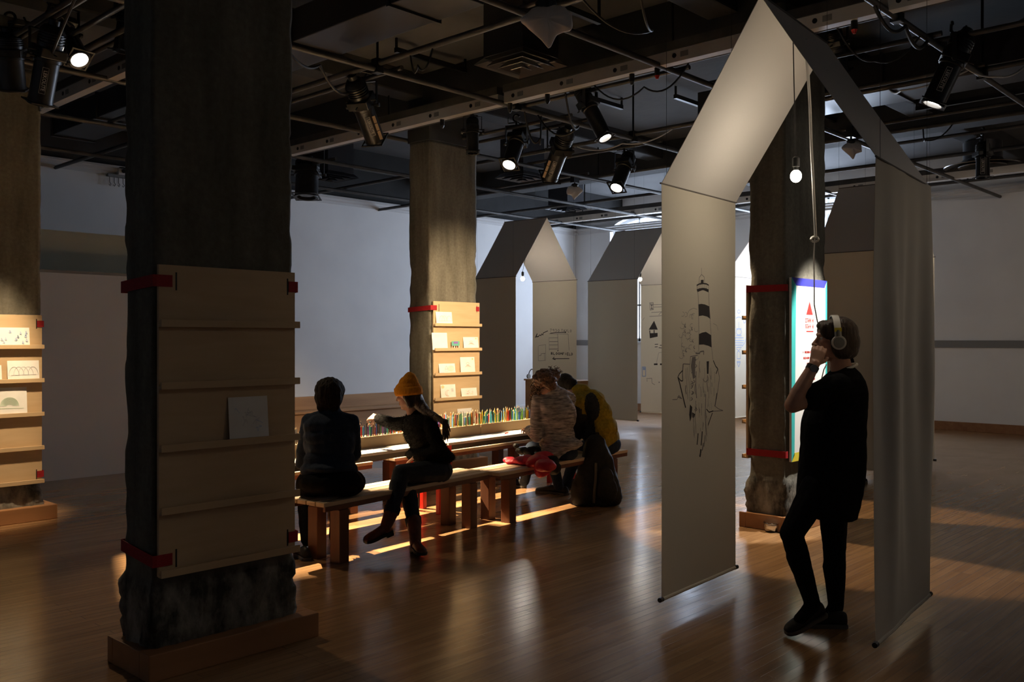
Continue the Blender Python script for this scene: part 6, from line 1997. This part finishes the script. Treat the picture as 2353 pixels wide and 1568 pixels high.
# ---- curly-haired person in a grey knitted sweater
def grey_sweater():
    f = (-RT * 0.78 + DP * 0.62).normalized()
    l = UP.cross(f)
    pel, nck = P(1286, 1030, 8.5), P(1271, 903, 8.47)
    sL, sR = P(1237, 920, 8.40), P(1308, 918, 8.58)
    eL, wL = P(1232, 1000, 8.36), P(1214, 987, 8.75)
    eR, wR = P(1290, 985, 8.85), P(1252, 988, 8.98)
    hL, hR = P(1268, 1045, 8.44), P(1302, 1045, 8.60)
    kL, kR = P(1222, 1032, 8.85), P(1262, 1036, 9.05)
    aL, aR = P(1205, 1108, 9.3), P(1284, 1118, 9.05)
    hc = P(1249, 884, 8.42)
    hf = (f * 0.85 - UP * 0.5).normalized()
    hl = UP.cross(hf).normalized(); hu = hf.cross(hl)
    mb = MB()
    torso_shapes(mb, pel, nck, l, 1.05, hip=0.17)
    cap_shape(mb, sL, 0.05, sR, 0.05)
    limb(mb, [nck, hc - hu * 0.07 - hf * 0.02], [0.06, 0.055])
    head_shapes(mb, hc, hf, hu, 0.97)
    limb(mb, [sL, eL, wL], [0.05, 0.043, 0.028]); limb(mb, [sR, eR, wR], [0.05, 0.043, 0.028])
    hand_shapes(mb, wL, P(1203, 985, 8.9) - wL, -UP, RT + DP * 0.5, (0.3, 0.7, 0.5), 1.0); hand_shapes(mb, wR, f, -UP, -RT, (0.3, 0.7, 0.5), 1.0)
    leg_shapes(mb, hL, kL, aL); leg_shapes(mb, hR, kR, aR)
    o = person('curly-haired person in a mottled grey sweater bent over the right table', mb)
    eyes(o, hc, hf, hu, 0.97)
    Q = m3(hf, hl, hu)
    mb = MB()
    rr = random.Random(12)
    for k in range(150):
        a, b = rr.uniform(0, 2 * PI), rr.uniform(-0.35, 1.0)
        r = math.sqrt(max(0, 1 - b * b))
        x, y, z = r * math.cos(a), r * math.sin(a), b
        if x > 0.45 and z < 0.55: continue
        mb.ellipsoid(hc + hf * (x * 0.105 - 0.02) + hl * y * 0.092 + hu * (z * 0.098 + 0.02), (rr.uniform(0.014, 0.028),) * 3, nu=8, nv=6)
    mb.ellipsoid(hc - hf * 0.02 + hu * 0.025, (0.103, 0.088, 0.09), Q)
    mb.ellipsoid(hc - hf * 0.070 - hu * 0.03, (0.055, 0.078, 0.07), Q)
    bun = P(1271, 862, 8.48)
    for k in range(40):
        q = V((rr.gauss(0, 1), rr.gauss(0, 1), rr.gauss(0, 1))).normalized()
        mb.ellipsoid(bun + V((q.x * 0.05, q.y * 0.05, q.z * 0.045)), (rr.uniform(0.014, 0.024),) * 3, nu=8, nv=6)
    mb.ellipsoid(bun, (0.045,) * 3)
    hair = wear('hair', o, mb, 'hair_brown', 0.006, 1, lambda co: 0.003 * noise.noise(co * 40))
    mb = MB()
    for k in range(46):
        a = rr.uniform(0.5, 2.6)
        st = hc + hf * (0.055 * math.cos(a) + 0.02) + hl * 0.075 * (1 if rr.random() < 0.65 else -1) + hu * rr.uniform(-0.03, 0.06)
        pts = []
        L_ = rr.uniform(0.05, 0.16)
        ph = rr.uniform(0, 6)
        for i in range(16):
            t = i / 15
            pts.append(st - UP * L_ * t + hf * (0.012 * math.cos(ph + t * 13) + 0.02 * t) + hl * 0.012 * math.sin(ph + t * 13))
        mb.tube(pts, [0.004] * 14 + [0.0025, 0.001], 5)
    for k in range(40):
        q = V((rr.gauss(0, 1), rr.gauss(0, 1), abs(rr.gauss(0, 1)))).normalized()
        st = bun + q * 0.05; ph = rr.uniform(0, 6)
        mb.tube([st + q * 0.05 * t / 9 + V((0.01 * math.cos(ph + t * 0.9), 0.01 * math.sin(ph + t * 0.9), -0.012 * (t / 9) ** 2)) for t in range(10)], 0.0025, 4)
    mb.obj('loose_curls', M['hair_brown'], hair, smooth=True)
    mb = MB()
    torso_shapes(mb, pel + UP * 0.01, nck, l, 1.12, 0.028, hip=0.185)
    cap_shape(mb, sL, 0.062, sR, 0.062)
    for q in (sL, sR): limb(mb, [nck, q], [0.085, 0.066])
    mb.ellipsoid(P(1284, 955, 8.46), (0.165, 0.15, 0.20), m3(RT, DP, UP))
    mb.ellipsoid(P(1289, 1020, 8.49), (0.205, 0.19, 0.07), m3(RT, DP, UP))
    limb(mb, [nck - UP * 0.02, nck.lerp(hc - hu * 0.07 - hf * 0.02, 0.75)], [0.082, 0.072])
    limb(mb, [sL, eL, wL.lerp(eL, 0.12)], [0.066, 0.060, 0.046]); limb(mb, [sR, eR, wR.lerp(eR, 0.12)], [0.066, 0.060, 0.046])
    wear('sweater', o, mb, 'knit', 0.009, 3, wr(0.007, 12))
    mb = MB()
    mb.ellipsoid(P(1286, 1042, 8.5), (0.17, 0.16, 0.09), m3(RT, DP, UP))
    leg_shapes(mb, hL, kL, aL, 0.012); leg_shapes(mb, hR, kR, aR, 0.012)
    wear('jeans', o, mb, 'denim', 0.009, 3, wr(0.004, 15))
    shoe(o, PZ(1207, 1122, 0), f, UP, 0.27, 0.095)
    shoe(o, PZ(1290, 1140, 0) + DP * 0.1, f + DP * -0.2, UP, 0.28, 0.10)
grey_sweater()

# ---- person in the mustard fleece, bent far forward
def fleece_person():
    f = (-RT * 0.74 + DP * 0.67).normalized()
    l = UP.cross(f)
    pel, nck = P(1384, 1010, 8.95), P(1327, 905, 9.02)
    sL, sR = P(1332, 925, 8.84), P(1345, 912, 9.22)
    eL, wL = P(1322, 1000, 8.95), P(1300, 985, 9.25)
    eR, wR = P(1318, 990, 9.45), P(1285, 985, 9.5)
    hL, hR = P(1378, 1028, 8.88), P(1398, 1026, 9.08)
    kL, kR = P(1330, 1030, 9.30), P(1345, 1025, 9.5)
    aL, aR = P(1300, 1112, 9.25), P(1335, 1112, 9.5)
    hc = P(1300, 889, 9.10)
    hf = (f * 0.55 - UP * 0.83).normalized()
    hl = UP.cross(hf).normalized(); hu = hf.cross(hl)
    mb = MB()
    torso_shapes(mb, pel, nck, l, 1.08, hip=0.17)
    cap_shape(mb, sL, 0.052, sR, 0.052)
    limb(mb, [nck, hc - hu * 0.06], [0.06, 0.055])
    head_shapes(mb, hc, hf, hu)
    limb(mb, [sL, eL, wL], [0.052, 0.045, 0.029]); limb(mb, [sR, eR, wR], [0.052, 0.045, 0.029])
    hand_shapes(mb, wL, f, -UP, RT, (0.3, 0.7, 0.5)); hand_shapes(mb, wR, f, -UP, -RT, (0.3, 0.7, 0.5))
    leg_shapes(mb, hL, kL, aL); leg_shapes(mb, hR, kR, aR)
    o = person('person in a mustard hooded fleece hunched over the end of the table', mb)
    eyes(o, hc, hf, hu)
    Q = m3(hf, hl, hu)
    mb = MB()
    E = lambda x, y, z, a, b, c: mb.ellipsoid(hc + hf * x + hl * y + hu * z, (a, b, c), Q)
    E(-0.02, 0, 0.03, 0.104, 0.09, 0.09); E(-0.05, 0, -0.03, 0.07, 0.082, 0.075)
    for k in (-1, 1): E(0.0, k * 0.055, 0.0, 0.06, 0.034, 0.06)
    wear('hair', o, mb, 'hair_black', 0.007, 2, lambda co: 0.006 * noise.noise(co * 25))
    mb = MB()
    torso_shapes(mb, pel, nck, l, 1.12, 0.03, hip=0.175, depth=1.12)
    up_ = (nck - pel).normalized(); bk = -f
    # the hunched back, the hood and the sleeves
    mb.ellipsoid(pel.lerp(nck, 0.62) + bk * 0.05 + UP * 0.05, (0.16, 0.16, 0.17))
    mb.ellipsoid(pel.lerp(nck, 0.25) + bk * 0.05, (0.17, 0.17, 0.16)); mb.ellipsoid(pel.lerp(nck, 0.45) + bk * 0.055 + UP * 0.035, (0.168, 0.168, 0.17))
    cap_shape(mb, sL, 0.07, sR, 0.07)
    mb.ellipsoid(nck + UP * 0.045 + RT * 0.03, (0.085, 0.105, 0.05))
    limb(mb, [sL, eL, wL.lerp(eL, 0.12)], [0.072, 0.064, 0.05]); limb(mb, [sR, eR, wR.lerp(eR, 0.12)], [0.072, 0.064, 0.05])
    fl = wear('fleece', o, mb, 'olive', 0.009, 3, wr(0.008, 11))
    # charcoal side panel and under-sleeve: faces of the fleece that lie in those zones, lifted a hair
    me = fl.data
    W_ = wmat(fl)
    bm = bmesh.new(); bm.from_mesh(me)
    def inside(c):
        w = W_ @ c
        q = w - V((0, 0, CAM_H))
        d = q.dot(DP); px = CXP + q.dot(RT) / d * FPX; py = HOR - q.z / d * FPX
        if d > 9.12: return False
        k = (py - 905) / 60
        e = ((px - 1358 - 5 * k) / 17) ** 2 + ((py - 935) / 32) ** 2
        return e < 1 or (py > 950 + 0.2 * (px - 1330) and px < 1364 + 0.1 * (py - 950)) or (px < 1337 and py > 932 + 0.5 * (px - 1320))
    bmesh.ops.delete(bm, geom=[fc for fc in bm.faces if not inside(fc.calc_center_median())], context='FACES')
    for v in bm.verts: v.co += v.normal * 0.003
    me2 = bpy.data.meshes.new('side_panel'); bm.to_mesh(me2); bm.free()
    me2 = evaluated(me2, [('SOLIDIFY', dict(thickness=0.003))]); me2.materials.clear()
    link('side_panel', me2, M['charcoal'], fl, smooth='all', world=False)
    mb = MB()
    mb.ellipsoid(P(1388, 1022, 8.97), (0.17, 0.17, 0.11), m3(RT, DP, UP))
    leg_shapes(mb, hL, kL, aL, 0.012); leg_shapes(mb, hR, kR, aR, 0.012)
    wear('jeans', o, mb, 'denim', 0.009, 3, wr(0.004, 15))
    shoe(o, PZ(1304, 1139, 0), f, UP, 0.28, 0.10)
    shoe(o, PZ(1338, 1122, 0), f, UP, 0.28, 0.10)
fleece_person()

# ---- a walker hidden behind the standing woman; only a shoe shows past her tunic
def walker():
    f = RT.copy(); l = UP.cross(f)
    B = PZ(1936, 1112, 0.0)
    A = lambda x, y, z: B + f * x + l * y + UP * z
    mb = MB()
    pel, nck = A(0, 0, 0.90), A(0.0, 0, 1.33)
    torso_shapes(mb, pel, nck, l, 0.95)
    cap_shape(mb, A(0, .16, 1.32), 0.05, A(0, -.16, 1.32), 0.05)
    limb(mb, [nck, A(0.02, 0, 1.43)], [0.056, 0.05])
    hc = A(0.02, 0, 1.51)
    head_shapes(mb, hc, f, UP)
    for s in (-1, 1):
        limb(mb, [A(0, .17 * s, 1.31), A(-0.02, .20 * s, 1.05), A(0.05, .19 * s, 0.82)], [0.05, 0.042, 0.028])
        hand_shapes(mb, A(0.05, .19 * s, 0.82), V((0, 0, -1)), -l * s, f)
    kn = {1: (A(0.05, .09, 0.48), A(0.08, .09, 0.08)), -1: (A(0.08, -.09, 0.47), A(-0.03, -.09, 0.08))}
    for s in (-1, 1): leg_shapes(mb, A(0, .09 * s, 0.88), *kn[s])
    o = person('visitor in dark clothes mostly hidden behind the standing woman, one shoe showing', mb, 0.009)
    eyes(o, hc, f, UP)
    mb = MB().ellipsoid(hc + V((0, 0, 0.03)) - f * 0.02, (0.1, 0.1, 0.09)).ellipsoid(hc - f * 0.05 - UP * 0.03, (0.07, 0.08, 0.08))
    wear('hair', o, mb, 'hair_dark', 0.009)
    mb = MB()
    torso_shapes(mb, pel, nck, l, 0.98, 0.02)
    cap_shape(mb, A(0, .16, 1.32), 0.062, A(0, -.16, 1.32), 0.062)
    for s in (-1, 1): limb(mb, [A(0, .17 * s, 1.31), A(-0.02, .20 * s, 1.05), A(0.04, .19 * s, 0.86)], [0.062, 0.055, 0.043])
    wear('sweater', o, mb, 'black_cloth', 0.010)
    mb = MB()
    mb.ellipsoid(pel, (0.15, 0.15, 0.12))
    for s in (-1, 1): leg_shapes(mb, A(0, .09 * s, 0.88), *kn[s], g=0.012)
    wear('trousers', o, mb, 'black_cloth', 0.010)
    shoe(o, A(0.03, .09, 0), f, UP, 0.27, 0.095)
    shoe(o, A(-0.08, -.09, 0), f, UP, 0.27, 0.095)
walker()

# ------------------------------------------------------------------ backpack and jacket
def backpack():
    c = PZ(1370, 1160, 0.0) - DP * 0.07
    t = thing('backpack', 'large black backpack standing on the floor against the right bench', 'backpack', c)
    A = lambda x, d, z: c + RT * x + DP * d + UP * z
    mb = MB()
    rings = []
    for (z, w, dd, x0_, d0) in ((0.0, 0.19, 0.10, 0.0, 0.06), (0.015, 0.225, 0.125, 0.0, 0.06), (0.08, 0.24, 0.135, 0.0, 0.06), (0.18, 0.225, 0.13, 0.0, 0.065), (0.30, 0.185, 0.115, 0.005, 0.075), (0.42, 0.145, 0.10, 0.01, 0.09), (0.53, 0.11, 0.085, 0.0, 0.10), (0.61, 0.085, 0.065, -0.005, 0.11), (0.645, 0.045, 0.035, -0.005, 0.115)):
        rings.append([A(x0_ + w * math.copysign(abs(math.cos(q * PI / 16)) ** 0.7, math.cos(q * PI / 16)), d0 + dd * math.copysign(abs(math.sin(q * PI / 16)) ** 0.7, math.sin(q * PI / 16)), z) for q in range(32)])
    mb.loft(rings)
    me = fuse(mb, 'main_bag', 0.010, 5, lambda co: 0.012 * noise.noise(co * 7) + 0.006 * noise.noise(co * 19))
    for v in me.vertices: v.co.z = max(v.co.z, 0.001)
    link('main_bag', me, M['bag'], t, smooth='all')
    mb = MB()
    mb.ellipsoid(A(0.08, -0.05, 0.15), (0.11, 0.05, 0.13), m3(RT, DP, UP)); mb.ellipsoid(A(0.07, -0.03, 0.25), (0.09, 0.045, 0.12), m3(RT, DP, UP))
    link('front_pocket', fuse(mb, 'front_pocket', 0.009, 3, wr(0.005, 14)), M['bag'], t, smooth='all')
    MB().tube([A(-0.035, -0.070, 0.04), A(-0.03, -0.075, 0.14), A(-0.015, -0.055, 0.27), A(-0.01, -0.012, 0.40)], 0.012, 8).obj('zip', M['bag_trim'], t, smooth=True)
    for s in (-1, 1):
        MB().loft([[p + RT * 0.025, p - RT * 0.025, p - RT * 0.025 + DP * 0.012, p + RT * 0.025 + DP * 0.012] for p in (A(s * 0.06, 0.16, 0.60), A(s * 0.075, 0.22, 0.50), A(s * 0.085, 0.235, 0.35), A(s * 0.10, 0.19, 0.15))]).obj('shoulder_strap', M['bag'], t)
    MB().tube([A(-0.03, 0.12, 0.62), A(-0.025, 0.12, 0.665), A(0.025, 0.12, 0.665), A(0.03, 0.12, 0.62)], 0.009, 8).obj('grab_handle', M['bag'], t, smooth=True)
backpack()

def jacket():
    zb = 0.447
    c = PZ(1222, 1070, zb)
    t = thing('jacket', 'crumpled red jacket with dark lining lying on the right bench', 'jacket', c)
    Z = lambda px, py, h: PZ(px, py, zb) + UP * h
    mb = MB()
    for (px, py, h, rx, rd, rz) in ((1182, 1066, 0.02, 0.09, 0.07, 0.025), (1170, 1063, 0.02, 0.05, 0.04, 0.02), (1205, 1068, 0.035, 0.10, 0.08, 0.045), (1235, 1072, 0.04, 0.11, 0.09, 0.055), (1253, 1078, 0.03, 0.10, 0.08, 0.06), (1248, 1062, 0.05, 0.10, 0.08, 0.05)):
        mb.ellipsoid(Z(px, py, h), (rx, rd, rz), m3(RT, DP, UP))
    # the part hanging over the bench edge
    mb.ellipsoid(P(1248, 1078, 7.92), (0.085, 0.045, 0.07), m3(RT, DP, UP))
    link('shell', fuse(mb, 'shell', 0.007, 9, lambda co: 0.022 * noise.noise(V((co.x * 9, co.y * 9, co.z * 16))) + 0.012 * (abs(noise.noise(co * 15)) - 0.3)), M['red_coat'], t, smooth='all')
    mb = MB()
    for (px, py, h, rx, rd, rz) in ((1200, 1058, 0.085, 0.06, 0.04, 0.035), (1216, 1060, 0.085, 0.05, 0.045, 0.045), (1228, 1058, 0.10, 0.06, 0.05, 0.03), (1186, 1052, 0.11, 0.03, 0.03, 0.02)):
        mb.ellipsoid(Z(px, py, h), (rx, rd, rz), m3(RT, DP, UP))
    link('lining', fuse(mb, 'lining', 0.007, 2, wr(0.010, 18)), M['bag'], t, smooth='all')
    mb = MB()
    for (px, py, d, r) in ((1268, 1062, 8.2, (0.07, 0.06, 0.06)), (1274, 1076, 8.12, (0.06, 0.05, 0.06))):
        mb.ellipsoid(P(px, py, d), r, m3(RT, DP, UP))
    link('hood', fuse(mb, 'hood', 0.007, 2, wr(0.010, 14)), M['bag'], t, smooth='all')
jacket()
